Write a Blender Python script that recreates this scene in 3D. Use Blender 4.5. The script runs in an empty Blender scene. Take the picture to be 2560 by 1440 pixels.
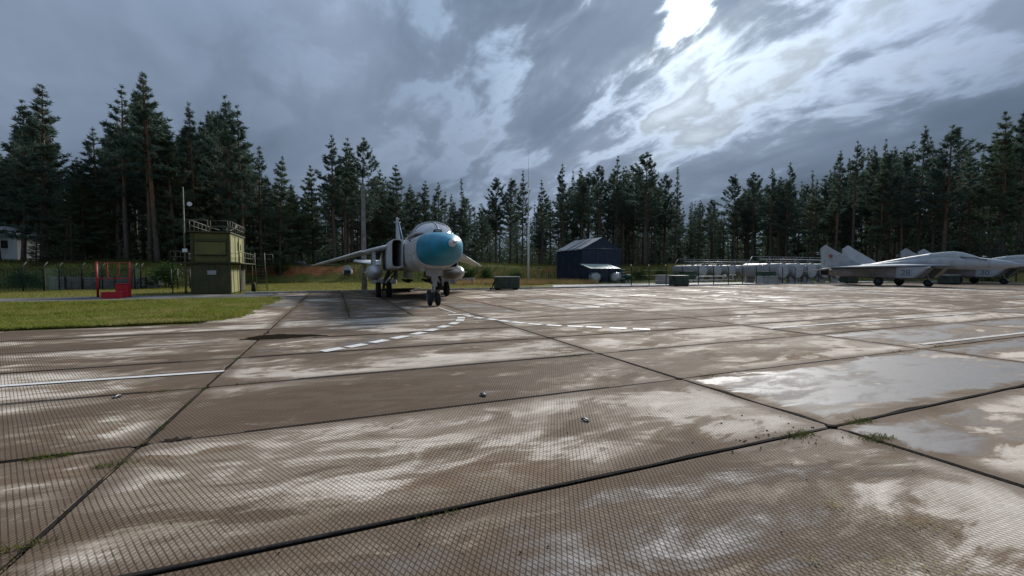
import bpy, bmesh, math, random
import numpy as np
from mathutils import Vector, Matrix, noise as mnoise
random.seed(7); rng = np.random.default_rng(11)
R = math.radians
scene = bpy.context.scene
COL = scene.collection

# ---------------------------------------------------------------- camera
CAM_H, F_PX, PITCH = 1.506, 1075.0, 0.040
cam_d = bpy.data.cameras.new('camera'); cam = bpy.data.objects.new('camera', cam_d); COL.objects.link(cam)
cam_d.sensor_width = 36; cam_d.lens = F_PX / 2560 * 36
cam_d.clip_start = .05; cam_d.clip_end = 3000
cam.location = (0, 0, CAM_H); cam.rotation_euler = (math.pi / 2 - PITCH, 0, 0)
scene.camera = cam

# ---------------------------------------------------------------- node helpers
class V:
    """a value socket with arithmetic"""
    def __init__(s, nt, sock): s.nt, s.s = nt, sock
    def _m(s, op, *a):
        n = s.nt.nodes.new('ShaderNodeMath'); n.operation = op
        for i, v in enumerate((s,) + a):
            if isinstance(v, V): s.nt.links.new(v.s, n.inputs[i])
            else: n.inputs[i].default_value = v
        return V(s.nt, n.outputs[0])
    def __add__(s, o): return s._m('ADD', o)
    __radd__ = __add__
    def __sub__(s, o): return s._m('SUBTRACT', o)
    def __rsub__(s, o): return (s * -1) + o
    def __mul__(s, o): return s._m('MULTIPLY', o)
    __rmul__ = __mul__
    def __truediv__(s, o): return s._m('DIVIDE', o)
    def max(s, o): return s._m('MAXIMUM', o)
    def min(s, o): return s._m('MINIMUM', o)
    def abs(s): return s._m('ABSOLUTE')
    def pow(s, o): return s._m('POWER', o)
    def exp(s): return s._m('EXPONENT')
    def fract(s): return s._m('FRACT')
    def clamp(s): return s.max(0.0).min(1.0)
    def sstep(s, a, b):
        n = s.nt.nodes.new('ShaderNodeMapRange'); n.interpolation_type = 'SMOOTHSTEP'; n.clamp = True
        s.nt.links.new(s.s, n.inputs[0])
        for i, v in ((1, a), (2, b)):
            if isinstance(v, V): s.nt.links.new(v.s, n.inputs[i])
            else: n.inputs[i].default_value = v
        return V(s.nt, n.outputs[0])
def comb(nt, x, y, z=0.0):
    n = nt.nodes.new('ShaderNodeCombineXYZ')
    for i, v in enumerate((x, y, z)):
        if isinstance(v, V): nt.links.new(v.s, n.inputs[i])
        else: n.inputs[i].default_value = v
    return n.outputs[0]
def sep(nt, sock):
    n = nt.nodes.new('ShaderNodeSeparateXYZ'); nt.links.new(sock, n.inputs[0])
    return [V(nt, n.outputs[i]) for i in range(3)]
def noise(nt, vec, scale, detail=4, rough=.55, dist=0.0, out=0):
    n = nt.nodes.new('ShaderNodeTexNoise'); n.noise_dimensions = '3D'
    n.inputs['Scale'].default_value = scale; n.inputs['Detail'].default_value = detail
    n.inputs['Roughness'].default_value = rough; n.inputs['Distortion'].default_value = dist
    if vec is not None: nt.links.new(vec, n.inputs['Vector'])
    return V(nt, n.outputs[out])
def mixc(nt, f, a, b):
    n = nt.nodes.new('ShaderNodeMix'); n.data_type = 'RGBA'
    for k, v in ((0, f), (6, a), (7, b)):
        if isinstance(v, V): nt.links.new(v.s, n.inputs[k])
        elif hasattr(v, 'links') or isinstance(v, bpy.types.NodeSocket): nt.links.new(v, n.inputs[k])
        elif k == 0: n.inputs[0].default_value = v
        else: n.inputs[k].default_value = (*v, 1)
    return n.outputs[2]

# ---------------------------------------------------------------- world: grey overcast with one bright break before the sun
SUN = Vector((.409, 1, .625)).normalized()
SUN_EL, SUN_AZ = math.asin(SUN.z), math.atan2(SUN.x, SUN.y)
world = bpy.data.worlds.new('World'); scene.world = world; world.use_nodes = True
nt = world.node_tree; nt.nodes.clear()
tc = nt.nodes.new('ShaderNodeTexCoord')
dx, dy, dz = sep(nt, tc.outputs['Generated'])
zz = dz.max(0.0) + .26
px_, py_ = dx / zz, dy / zz
al = px_ * .48 - py_ * .88          # along the cloud streets
ac = px_ * .88 + py_ * .48          # across them
wv = noise(nt, comb(nt, al * .6, ac * .9, 3.7), 1.0, 4, .5)
ac2 = ac + (wv - .5) * .55
nA = noise(nt, comb(nt, al * .9, ac2 * 2.7, .35), 1.25, 8, .50, .15)      # streets
nB = noise(nt, comb(nt, al * 2.6, ac2 * 3.4, 8.1), 1.5, 9, .56, .35)       # billows
cosS = (dx * SUN.x + dy * SUN.y + dz * SUN.z).max(0.0)
wide = cosS.pow(6.0); glow = cosS.pow(22.0); core = cosS.pow(90.0)
sx, sy = SUN.x / (SUN.z + .26), SUN.y / (SUN.z + .26)
# the break in the deck before the sun, torn at its rim
hx, hy = px_ - sx, py_ - sy
hr = (hx * hx * 75.0 + hy * hy * 10.0).pow(.5) + (nB - .5) * 2.4 + (nA - .5) * .5
hole = 1.0 - hr.sstep(.10, .74)
dens = nA * .58 + nB * .42
thick = dens.sstep(.33, .61)
rim = 1.0 - (dens - .455).abs().sstep(0.0, .06)
soft = noise(nt, comb(nt, al * .4, ac2 * 1.2, 5.0), 1.0, 5, .5).sstep(.35, .65)
light_amt = (1.0 - thick)
lum = .054 + soft * .044 + light_amt * (.014 + wide * .046 + glow * .075) + rim * (wide * .06 + glow * .10) + (1.0 - dens.sstep(.26, .42)) * glow * .16 + core * .02
lum = lum + hole * hole * (.3 + core * 3.5)
warm = (glow * light_amt * 1.2 + wide * light_amt * .5 + hole * 2.0 + core * .3).clamp()
tint = mixc(nt, warm, (.72, 1.0, 1.42), (.85, 1.0, 1.17))
tint = mixc(nt, soft * .6, tint, mixc(nt, warm, (.82, .98, 1.32), (.87, 1.0, 1.14)))
low = dz.sstep(.0, .12)
tint = mixc(nt, (1.0 - dz.sstep(.0, .30)) * .6, tint, (.74, 1.0, 1.40))
cloudcol = nt.nodes.new('ShaderNodeVectorMath'); cloudcol.operation = 'SCALE'
nt.links.new(tint, cloudcol.inputs[0]); nt.links.new((lum * (.58 + low * .06 + dz.max(0.0) * 1.15)).s, cloudcol.inputs['Scale'])
skyt = nt.nodes.new('ShaderNodeTexSky'); skyt.sky_type = 'NISHITA'; skyt.sun_disc = False
skyt.sun_elevation = SUN_EL; skyt.sun_rotation = SUN_AZ; skyt.dust_density = .5
bg1 = nt.nodes.new('ShaderNodeBackground'); bg1.inputs[1].default_value = .08; nt.links.new(skyt.outputs[0], bg1.inputs[0])
bg2 = nt.nodes.new('ShaderNodeBackground'); bg2.inputs[1].default_value = 1.0; nt.links.new(cloudcol.outputs[0], bg2.inputs[0])
mx = nt.nodes.new('ShaderNodeMixShader'); mx.inputs[0].default_value = .997
nt.links.new(bg1.outputs[0], mx.inputs[1]); nt.links.new(bg2.outputs[0], mx.inputs[2])
wo = nt.nodes.new('ShaderNodeOutputWorld'); nt.links.new(mx.outputs[0], wo.inputs[0])

# ---------------------------------------------------------------- sun, veiled by thin cloud
sd = bpy.data.lights.new('sun', 'SUN'); sd.energy = 1.5; sd.angle = R(12); sd.color = (1, .955, .89)
so = bpy.data.objects.new('sun', sd); COL.objects.link(so); so.location = SUN * 60
so.rotation_euler = (-SUN).to_track_quat('-Z', 'Y').to_euler()

vs = scene.view_settings; vs.view_transform = 'Standard'; vs.look = 'None'; vs.gamma = 1; vs.exposure = 1.58; vs.use_curve_mapping = False
scene.render.engine = 'CYCLES'; scene.cycles.use_denoising = True; scene.cycles.max_bounces = 6
scene.cycles.transparent_max_bounces = 12
scene.render.resolution_x, scene.render.resolution_y = 1024, 576

# ---------------------------------------------------------------- places
GA = .3906; GO = (-2.445, 1.812)                   # the slab grid: angle and origin
CU, SU = math.cos(GA), math.sin(GA)
def grid(u, v, z=0.0): return Vector((GO[0] + u * CU - v * SU, GO[1] + u * SU + v * CU, z))
def to_grid(x, y):
    x -= GO[0]; y -= GO[1]; return x * CU + y * SU, -x * SU + y * CU
def ray(px, py):
    a = (px - 1280) / F_PX; b = (720 - py) / F_PX
    return Vector((a, math.cos(PITCH) + b * math.sin(PITCH), -math.sin(PITCH) + b * math.cos(PITCH)))
def gp(px, py, z=0.0):
    d = ray(px, py); k = (z - CAM_H) / d.z; return Vector((d.x * k, d.y * k, z))
def at(px, Y): return (px - 1280) / F_PX * Y
def lerp_tab(tab, x):
    if x <= tab[0][0]: return tab[0][1]
    for (a, b), (c, d) in zip(tab, tab[1:]):
        if x <= c: return b + (d - b) * (x - a) / (c - a)
    return tab[-1][1]
def sst(t): t = max(0, min(1, t)); return t * t * (3 - 2 * t)
BANK = [(-1.5, 37), (-.95, 38), (-.80, 41), (-.68, 49), (-.6, 54), (-.1, 57), (.05, 60), (.12, 68), (.3, 69), (.5, 73), (.7, 69), (.95, 62), (1.15, 59), (1.5, 57)]
def ground_z(x, y):
    if y < 20: return -.07
    yb = lerp_tab(BANK, x / y); t = y - yb
    z = sst(t / 5.5) * 2.35 + max(0, t - 5) * .012
    n = mnoise.noise(Vector((x * .13, y * .13, 0)))
    return -.07 + z + (n * .25 + mnoise.noise(Vector((x * .5, y * .5, 3))) * .10) * sst((t + 1) / 4) + sst((to_grid(x, y)[1] - 31) / 6) * .05

# ---------------------------------------------------------------- objects
def tag(o, label=None, cat=None, group=None, kind=None):
    if label: o['label'] = label
    if cat: o['category'] = cat
    if group: o['group'] = group
    if kind: o['kind'] = kind
    return o
def thing(name, label, cat, loc=(0, 0, 0), rz=0.0, group=None):
    o = bpy.data.objects.new(name, None); COL.objects.link(o); o.location = loc; o.rotation_euler = (0, 0, rz)
    o.empty_display_size = .3
    return tag(o, label, cat, group)
def link(name, me, parent=None):
    o = bpy.data.objects.new(name, me); COL.objects.link(o)
    if parent is not None: o.parent = parent
    return o
def copy_tree(o, parent=None):
    c = o.copy(); COL.objects.link(c); c.parent = parent
    for ch in list(o.children): copy_tree(ch, c)
    return c

class MB:
    def __init__(s): s.v, s.f, s.sm = [], [], []
    def add(s, vs, fs, smooth=False):
        b = len(s.v); s.v += [tuple(p) for p in vs]
        s.f += [tuple(i + b for i in f) for f in fs]; s.sm += [smooth] * len(fs); return s
    def box(s, c, d, rz=0.0, m=None):
        x, y, z = d[0] / 2, d[1] / 2, d[2] / 2
        P = [Vector((a, b, e)) for a in (-x, x) for b in (-y, y) for e in (-z, z)]
        M = Matrix.Rotation(rz, 3, 'Z') if m is None else m
        return s.add([M @ p + Vector(c) for p in P], [(0, 1, 3, 2), (4, 6, 7, 5), (0, 4, 5, 1), (2, 3, 7, 6), (0, 2, 6, 4), (1, 5, 7, 3)])
    def span(s, a, b): return s.box([(a[i] + b[i]) / 2 for i in range(3)], [abs(b[i] - a[i]) for i in range(3)])
    def bbox(s, c, d, r=.02, rz=0.0):
        """box with chamfered edges: three nested rings"""
        x, y, z = d[0] / 2, d[1] / 2, d[2] / 2; M = Matrix.Rotation(rz, 3, 'Z'); vs = []
        for zz, k in ((-z, r), (-z + r, 0), (z - r, 0), (z, r)):
            a, b = x - k, y - k
            q = min(r, a * .5, b * .5)
            vs += [(a - q, -b, zz), (a, -b + q, zz), (a, b - q, zz), (a - q, b, zz), (-a + q, b, zz), (-a, b - q, zz), (-a, -b + q, zz), (-a + q, -b, zz)]
        fs = [tuple(range(7, -1, -1)), tuple(range(24, 32))]
        for k in range(3):
            for i in range(8): j = (i + 1) % 8; fs.append((k * 8 + i, k * 8 + j, k * 8 + 8 + j, k * 8 + 8 + i))
        return s.add([M @ Vector(p) + Vector(c) for p in vs], fs)
    def tube(s, pts, rad, n=8, cap=True, smooth=True):
        pts = [Vector(p) for p in pts]; rr = rad if isinstance(rad, (list, tuple)) else [rad] * len(pts)
        vs = []; up = None
        for i, p in enumerate(pts):
            t = (pts[min(i + 1, len(pts) - 1)] - pts[max(i - 1, 0)]).normalized()
            if up is None:
                up = Vector((0, 0, 1)) if abs(t.z) < .9 else Vector((1, 0, 0))
            a = t.cross(up).normalized(); b = a.cross(t).normalized(); up = b
            for k in range(n):
                w = 2 * math.pi * k / n; vs.append(p + (a * math.cos(w) + b * math.sin(w)) * rr[i])
        fs = []
        for i in range(len(pts) - 1):
            for k in range(n): j = (k + 1) % n; fs.append((i * n + k, i * n + j, (i + 1) * n + j, (i + 1) * n + k))
        s.add(vs, fs, smooth)
        if cap:
            b = len(s.v) - len(vs); m = (len(pts) - 1) * n
            s.f += [tuple(b + k for k in range(n - 1, -1, -1)), tuple(b + m + k for k in range(n))]; s.sm += [False, False]
        return s
    def loft(s, rings, smooth=True, cap=(True, True), closed=True):
        n = len(rings[0]); vs = [p for r in rings for p in r]; fs = []
        for i in range(len(rings) - 1):
            for k in range(n if closed else n - 1): j = (k + 1) % n; fs.append((i * n + k, (i + 1) * n + k, (i + 1) * n + j, i * n + j))
        b = len(s.v); s.add(vs, fs, smooth); m = (len(rings) - 1) * n
        if cap[0]: s.f.append(tuple(b + k for k in range(n))); s.sm.append(False)
        if cap[1]: s.f.append(tuple(b + m + k for k in range(n - 1, -1, -1))); s.sm.append(False)
        return s
    def prism(s, outline, h0, h1, plane='xy'):
        """extrude a 2-d outline; plane xy -> along z, xz -> along y, yz -> along x"""
        def P(a, b, h): return {'xy': (a, b, h), 'xz': (a, h, b), 'yz': (h, a, b)}[plane]
        n = len(outline); vs = [P(a, b, h0) for a, b in outline] + [P(a, b, h1) for a, b in outline]
        fs = [tuple(range(n - 1, -1, -1)), tuple(range(n, 2 * n))] + [(i, (i + 1) % n, n + (i + 1) % n, n + i) for i in range(n)]
        return s.add(vs, fs)
    def mesh(s, name, mat, fix=True):
        me = bpy.data.meshes.new(name); me.from_pydata(s.v, [], s.f)
        me.polygons.foreach_set('use_smooth', s.sm)
        if fix:
            bm = bmesh.new(); bm.from_mesh(me); bmesh.ops.recalc_face_normals(bm, faces=bm.faces); bm.to_mesh(me); bm.free()
        me.materials.append(mat); me.update(); return me
    def build(s, name, mat, parent=None, fix=True): return link(name, s.mesh(name, mat, fix), parent)

def sring(y, hw, zb, zt, n=2.5, N=24, xc=0.0, shear=0.0):
    """superellipse ring in the xz plane at y"""
    zc, hh = (zb + zt) / 2, (zt - zb) / 2; out = []
    for k in range(N):
        w = 2 * math.pi * k / N; c, q = math.cos(w), math.sin(w)
        x = math.copysign(abs(c) ** (2 / n), c) * hw; z = math.copysign(abs(q) ** (2 / n), q) * hh
        out.append((xc + x, y + shear * (hh - z), zc + z))
    return out
def foil(stations):
    """wing: stations (x, y_le, y_te, z, thickness) -> closed rings"""
    out = []
    for x, a, b, z, t in stations:
        c = b - a; out.append([(x, a, z), (x, a + .06 * c, z + t * .32), (x, a + .35 * c, z + t * .5), (x, b - .1 * c, z + t * .12), (x, b, z),
                               (x, b - .1 * c, z - t * .12), (x, a + .35 * c, z - t * .5), (x, a + .06 * c, z - t * .32)])
    return out

# ---------------------------------------------------------------- materials
MATS = {}
def mat(name, col, rough=.6, metal=0.0, var=.12, scale=3.0, bump=0.0, dirt=None, dirt_amt=.5, streak=False, coat=0.0, spec=.5, alpha=1.0, dscale=1.2):
    m = bpy.data.materials.new(name); m.use_nodes = True; nt = m.node_tree; b = nt.nodes['Principled BSDF']
    b.inputs['Roughness'].default_value = rough; b.inputs['Metallic'].default_value = metal
    b.inputs['Specular IOR Level'].default_value = spec; b.inputs['Coat Weight'].default_value = coat; b.inputs['Alpha'].default_value = alpha
    tc = nt.nodes.new('ShaderNodeTexCoord'); vec = tc.outputs['Object']
    n = noise(nt, vec, scale, 5, .6)
    dark = tuple(c * (1 - var * 2) for c in col); lite = tuple(min(1, c * (1 + var)) for c in col)
    c = mixc(nt, n.sstep(.3, .7), dark, lite)
    if dirt:
        if streak:
            mp = nt.nodes.new('ShaderNodeMapping'); mp.inputs['Scale'].default_value = (1, 1, .12); nt.links.new(vec, mp.inputs[0]); dv = mp.outputs[0]
        else: dv = vec
        d = noise(nt, dv, dscale * (3 if streak else 1), 6, .65, .4).sstep(.5, .72) * dirt_amt
        c = mixc(nt, d, c, dirt)
        r = d * .25 + rough; nt.links.new(r.s, b.inputs['Roughness'])
    nt.links.new(c, b.inputs['Base Color'])
    if bump:
        bp = nt.nodes.new('ShaderNodeBump'); bp.inputs['Strength'].default_value = bump; bp.inputs['Distance'].default_value = .02
        nt.links.new(noise(nt, vec, scale * 6, 4).s, bp.inputs['Height']); nt.links.new(bp.outputs[0], b.inputs['Normal'])
    MATS[name] = m; return m

# ================================================================ the ground
def mk_terrain_mat():
    m = bpy.data.materials.new('turf_ground'); m.use_nodes = True; nt = m.node_tree; b = nt.nodes['Principled BSDF']
    g = nt.nodes.new('ShaderNodeNewGeometry'); P = g.outputs['Position']
    n1 = noise(nt, P, .35, 5, .6); n2 = noise(nt, P, 2.5, 6, .65); n3 = noise(nt, P, .12, 3)
    c = mixc(nt, n2.sstep(.3, .7), (.10, .115, .024), (.18, .18, .045))
    c = mixc(nt, n1.sstep(.42, .68) * .75, c, (.16, .125, .05))
    nz = sep(nt, g.outputs['Normal'])[2]
    x, y, z = sep(nt, P)
    soil = mixc(nt, n2.sstep(.35, .65), (.30, .115, .045), (.44, .185, .075))
    steep = (1.0 - nz.sstep(.80, .93)) * n3.sstep(.44, .52) * (n1 * .5 + n2 * .5).sstep(.40, .54) * z.sstep(.7, 1.3)
    c = mixc(nt, steep * .5, c, soil)
    cutA = x.sstep(-35.5, -33.5) * (1.0 - x.sstep(-24.0, -20.5)) * y.sstep(52.0, 53.5); cutB = x.sstep(-35.5, -34.5) * (1.0 - x.sstep(-30.0, -28.5)) * (1.0 - y.sstep(44.0, 46.0))
    cut = (cutA + cutB * .7).clamp() * (z + (n1 - .5) * 2.2).sstep(.75, 1.15) * (1.0 - (z + (n1 - .5) * 1.0).sstep(1.95, 2.25))
    c = mixc(nt, cut, c, soil)
    needle = z.sstep(2.0, 2.5) * n1.sstep(.3, .6)
    c = mixc(nt, needle * .75, c, (.04, .032, .018))
    nt.links.new(c, b.inputs['Base Color']); b.inputs['Roughness'].default_value = .95; b.inputs['Specular IOR Level'].default_value = .1
    bp = nt.nodes.new('ShaderNodeBump'); bp.inputs['Strength'].default_value = .8; bp.inputs['Distance'].default_value = .08
    nt.links.new(noise(nt, P, 6.0, 5, .7).s, bp.inputs['Height']); nt.links.new(bp.outputs[0], b.inputs['Normal'])
    return m
M_turf = mk_terrain_mat()
def axis(segs):
    out = []
    for a, b, st in segs: out += list(np.arange(a, b, st))
    return out + [segs[-1][1]]
xs = axis([(-900, -200, 70), (-200, -90, 10), (-90, 110, 1.25), (110, 220, 10), (220, 900, 70)])
ys = axis([(-600, -40, 70), (-40, 30, 3), (30, 92, .9), (92, 200, 6), (200, 1200, 70)])
vs = [(x, y, ground_z(x, y)) for y in ys for x in xs]; nx = len(xs)
fs = [(j * nx + i, j * nx + i + 1, (j + 1) * nx + i + 1, (j + 1) * nx + i) for j in range(len(ys) - 1) for i in range(nx - 1)]
mb = MB(); mb.add(vs, fs, True); gr = mb.build('ground', M_turf, fix=False); tag(gr, kind='structure')

# ---------------------------------------------------------------- concrete slabs, ribbed, damp in patches
def mk_slab_mat():
    m = bpy.data.materials.new('airfield_concrete'); m.use_nodes = True; nt = m.node_tree; b = nt.nodes['Principled BSDF']
    g = nt.nodes.new('ShaderNodeNewGeometry'); P = g.outputs['Position']
    oi = nt.nodes.new('ShaderNodeObjectInfo'); tcn = nt.nodes.new('ShaderNodeTexCoord')
    cs = nt.nodes.new('ShaderNodeSeparateColor'); nt.links.new(oi.outputs['Color'], cs.inputs[0])
    wet, rib, tone = (V(nt, cs.outputs[i]) for i in range(3)); rnd = V(nt, oi.outputs['Random'])
    x, y, z = sep(nt, P); ox, oy, oz = sep(nt, tcn.outputs['Object'])
    u = x * CU + y * SU; v = y * CU - x * SU
    pv = comb(nt, u * .42, v * .95, rnd * 4.0)
    n1 = noise(nt, pv, .62, 8, .60, .7); n2 = noise(nt, comb(nt, u * .5, v * 1.1, rnd * 9.0), 2.2, 8, .66, .8)
    nf = noise(nt, P, 34.0, 4, .7); ng = noise(nt, P, 140.0, 2, .6)
    n4 = noise(nt, comb(nt, u * .8, v * 1.5, rnd * 5.0 + 20.0), .8, 6, .6, .9)
    damp_f = n1 * .62 + n2 * .38 + (tone - .5) * .22
    damp = damp_f.sstep(.505, .535) * .65 + damp_f.sstep(.47, .60) * .35                              # dark damp
    pale = ((1.0 - damp_f.sstep(.455, .490)) * .62 + (1.0 - (damp_f + (nf - .5) * .03).sstep(.38, .51)) * .38) * (.25 + n4.sstep(.36, .52) * .75)   # dry, chalky
    ej = ((2.99 - ox.abs()).min(.99 - oy.abs()) + (n2 - .5) * .6).sstep(.02, .28)   # moisture creeping in from the joints (half-size 3 x 1)
    damp = damp.max((1.0 - ej) * .8); pale = pale * (1.0 - (1.0 - ej) * .8)
    brown = n4.sstep(.52, .64)
    mid = mixc(nt, nf.sstep(.3, .7), (.235, .188, .140), (.340, .278, .212))
    mid = mixc(nt, brown * .7, mid, (.190, .122, .072))
    dmp = mixc(nt, n2.sstep(.38, .62), (.096, .060, .035), (.150, .108, .074))
    dmp = mixc(nt, nf.sstep(.35, .75) * .4, dmp, (.175, .132, .095))
    chalk = mixc(nt, nf.sstep(.3, .7), (.56, .49, .41), (.78, .70, .60))
    c = mixc(nt, damp, mid, dmp); c = mixc(nt, pale, c, chalk)
    wn = (wet * 1.0 + (n1 - .5) * 1.9 + (n2 - .5) * 1.1 - (1.0 - ej) * .5)
    wetm = wn.sstep(.38, .72)
    c = mixc(nt, wetm, c, mixc(nt, nf.sstep(.3, .7), (.12, .115, .115), (.20, .192, .188)))
    # lichen and pale grit
    c = mixc(nt, ng.sstep(.70, .76) * .5, c, (.55, .50, .40))
    c = mixc(nt, ng.sstep(.24, .30) * .0 + (1.0 - ng.sstep(.26, .33)) * .45, c, (.06, .05, .045))
    # ribs: two sets of grooves 28 degrees either side of the slab's short axis
    h = R(28); sp = .030
    def groove(sg):
        q = (ox * math.cos(h) + oy * (sg * math.sin(h)) + (n2 - .5) * .012) / sp
        return 1.0 - (q.fract() - .5).abs().sstep(.08, .17)
    gA, gB = groove(1), groove(-1)
    worn = n2.sstep(.30, .46)
    gv = gA.max(gB * (.45 + n1.sstep(.35, .6) * .55)) * rib * (.12 + worn * .55 + nf.sstep(.35, .6) * .33) * sep(nt, g.outputs['True Normal'])[2].sstep(.7, .95)
    c = mixc(nt, gv * .85, c, (.034, .027, .023))
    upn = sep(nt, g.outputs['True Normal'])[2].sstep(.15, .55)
    c = mixc(nt, upn, (.026, .021, .018), c)      # slab sides set darker than the tops
    nt.links.new(c, b.inputs['Base Color'])
    ro = .95 - damp * .12 - wetm * .30 + (nf - .5) * .35 + (n4 - .5) * .4
    nt.links.new((ro + gv * .2).max(.12).s, b.inputs['Roughness'])
    nt.links.new((.10 + damp * .03 + wetm * .26).s, b.inputs['Specular IOR Level'])
    bp = nt.nodes.new('ShaderNodeBump'); bp.inputs['Strength'].default_value = .28; bp.inputs['Distance'].default_value = .003
    hh = nf * (.35 + wetm * .8) + ng * (.25 + wetm * 1.2) - gv * .8
    nt.links.new(hh.s, bp.inputs['Height']); nt.links.new(bp.outputs[0], b.inputs['Normal'])
    return m
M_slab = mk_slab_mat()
M_tar = mat('joint_tar', (.016, .016, .017), .9, var=.35, scale=14, bump=.5, spec=.12)
M_joint = mat('joint_filler', (.028, .025, .022), .9, var=.3, scale=4)

def slab_mesh(k, L=6.0, W=2.0, T=.16):
    rg = random.Random(k); gap = .008
    hx, hy = L / 2 - gap, W / 2 - gap
    pts = []
    def edge(x0, y0, x1, y1, n):
        for i in range(n):
            t = i / n; j = 0 if i == 0 else rg.uniform(0, .012) + (rg.uniform(.012, .045) if rg.random() < .10 else 0)
            nxn, nyn = (y1 - y0), -(x1 - x0); l = math.hypot(nxn, nyn); pts.append((x0 + (x1 - x0) * t - nxn / l * j, y0 + (y1 - y0) * t - nyn / l * j))
    ch = .03 + rg.random() * .03
    edge(-hx + ch, -hy, hx - ch, -hy, 14); edge(hx - ch, -hy, hx, -hy + ch, 1); edge(hx, -hy + ch, hx, hy - ch, 6); edge(hx, hy - ch, hx - ch, hy, 1)
    edge(hx - ch, hy, -hx + ch, hy, 14); edge(-hx + ch, hy, -hx, hy - ch, 1); edge(-hx, hy - ch, -hx, -hy + ch, 6); edge(-hx, -hy + ch, -hx + ch, -hy, 1)
    n = len(pts); vs = [(x * .9965, y * .99, 0) for x, y in pts] + [(x, y, -.012) for x, y in pts] + [(x, y, -T) for x, y in pts]
    fs = [tuple(range(n))]
    for r in range(2):
        for i in range(n): j = (i + 1) % n; fs.append((r * n + i, (r + 1) * n + i, (r + 1) * n + j, r * n + j))
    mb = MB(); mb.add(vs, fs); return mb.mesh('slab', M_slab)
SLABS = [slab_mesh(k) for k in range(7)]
mb = MB()
q = [grid(-44, -8, -.045), grid(110, -8, -.045), grid(110, 30.1, -.045), grid(-2.2, 30.1, -.045), grid(-2.2, 12.2, -.045), grid(-44, 12.2, -.045)]
mb.add(q, [(0, 1, 2, 3, 4, 5)]); apron = mb.build('apron', M_joint); tag(apron, kind='structure')
rs = random.Random(5)
def put_slab(u, v, rot=False, wet=0.0, rib=1.0, tone=.5, name='slab'):
    o = link(name, rs.choice(SLABS), apron); o.location = grid(u, v, rs.uniform(-.006, .005))
    o.rotation_euler = (R(rs.uniform(-.10, .10)), R(rs.uniform(-.05, .05)), GA + (math.pi / 2 if rot else 0) + (math.pi if rs.random() < .5 else 0))
    o.color = (wet, rib, tone, 1); return o
rest = []
for r in range(-3, 6):
    for c in range(-7, 15):
        u, v = c * 6 + 3, r * 2 + 1
        p = grid(u, v)
        if p.y < -3.5 or p.x / max(p.y, .1) > 1.9 and p.y > 3 or (p.y < 3 and p.x > 9): continue
        if p.x / max(p.y, .1) < -1.9 and p.y > 2: continue
        wet = .0; rib = 1.0; tone = rs.uniform(.35, .65)
        if c >= 1: rib = .55; wet = rs.choice((0, 0, .15, .35))
        if (c, r) == (1, 0): wet, rib, tone = .78, .34, .70
        if (c, r) == (1, -1): wet, rib, tone = .62, .48, .70
        if (c, r) in ((2, 0), (2, 1), (3, 1), (2, -1)): wet, rib, tone = .5, .4, .62
        if (c, r) in ((1, 1), (1, 2)): wet, rib, tone = .12, .45, .42
        if (c, r) == (0, -1): wet = .26
        if (c, r) == (0, 0): tone = .40
        if (c, r) == (0, 3): wet = .38; tone = .6
        if c == -1: tone = .58
        if p.length > 62: rest.append((u, v, False)); continue
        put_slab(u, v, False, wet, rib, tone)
for r in range(3):
    for c in range(-1, 44):
        u, v = c * 2 + 1, 12 + r * 6 + 3; p = grid(u, v)
        if p.x / p.y > 1.6: continue
        if p.length > 58: rest.append((u, v, True)); continue
        under = 0 <= c <= 3
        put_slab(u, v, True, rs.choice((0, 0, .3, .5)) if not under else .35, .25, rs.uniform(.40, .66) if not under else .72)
mb = MB()
for u, v, rot in rest:
    a, b = (1.0, 3.0) if rot else (3.0, 1.0); e = .03; z = rs.uniform(-.005, .004)
    mb.add([grid(u - a + e, v - b + e, z), grid(u + a - e, v - b + e, z), grid(u + a - e, v + b - e, z), grid(u - a + e, v + b - e, z)], [(0, 1, 2, 3)])
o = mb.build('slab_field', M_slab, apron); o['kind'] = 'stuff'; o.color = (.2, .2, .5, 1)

# ---------------------------------------------------------------- kerb along the far edge
M_conc = mat('kerb_concrete', (.42, .40, .37), .85, var=.18, scale=2.5, bump=.4, dirt=(.12, .10, .08), dirt_amt=.6)
kerb = thing('kerb', 'low pale concrete kerb running along the far edge of the apron', 'kerb', grid(0, 30.25))
kerb.rotation_euler[2] = GA
kb = MB().bbox((0, 0, .02), (2.96, .2, .22), .015).mesh('kerb_stone', M_conc)
for i in range(-1, 27):
    o = link('kerb_stone', kb, kerb); o.location = (i * 3 + .5, rs.uniform(-.015, .015), rs.uniform(-.02, .01))

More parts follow.
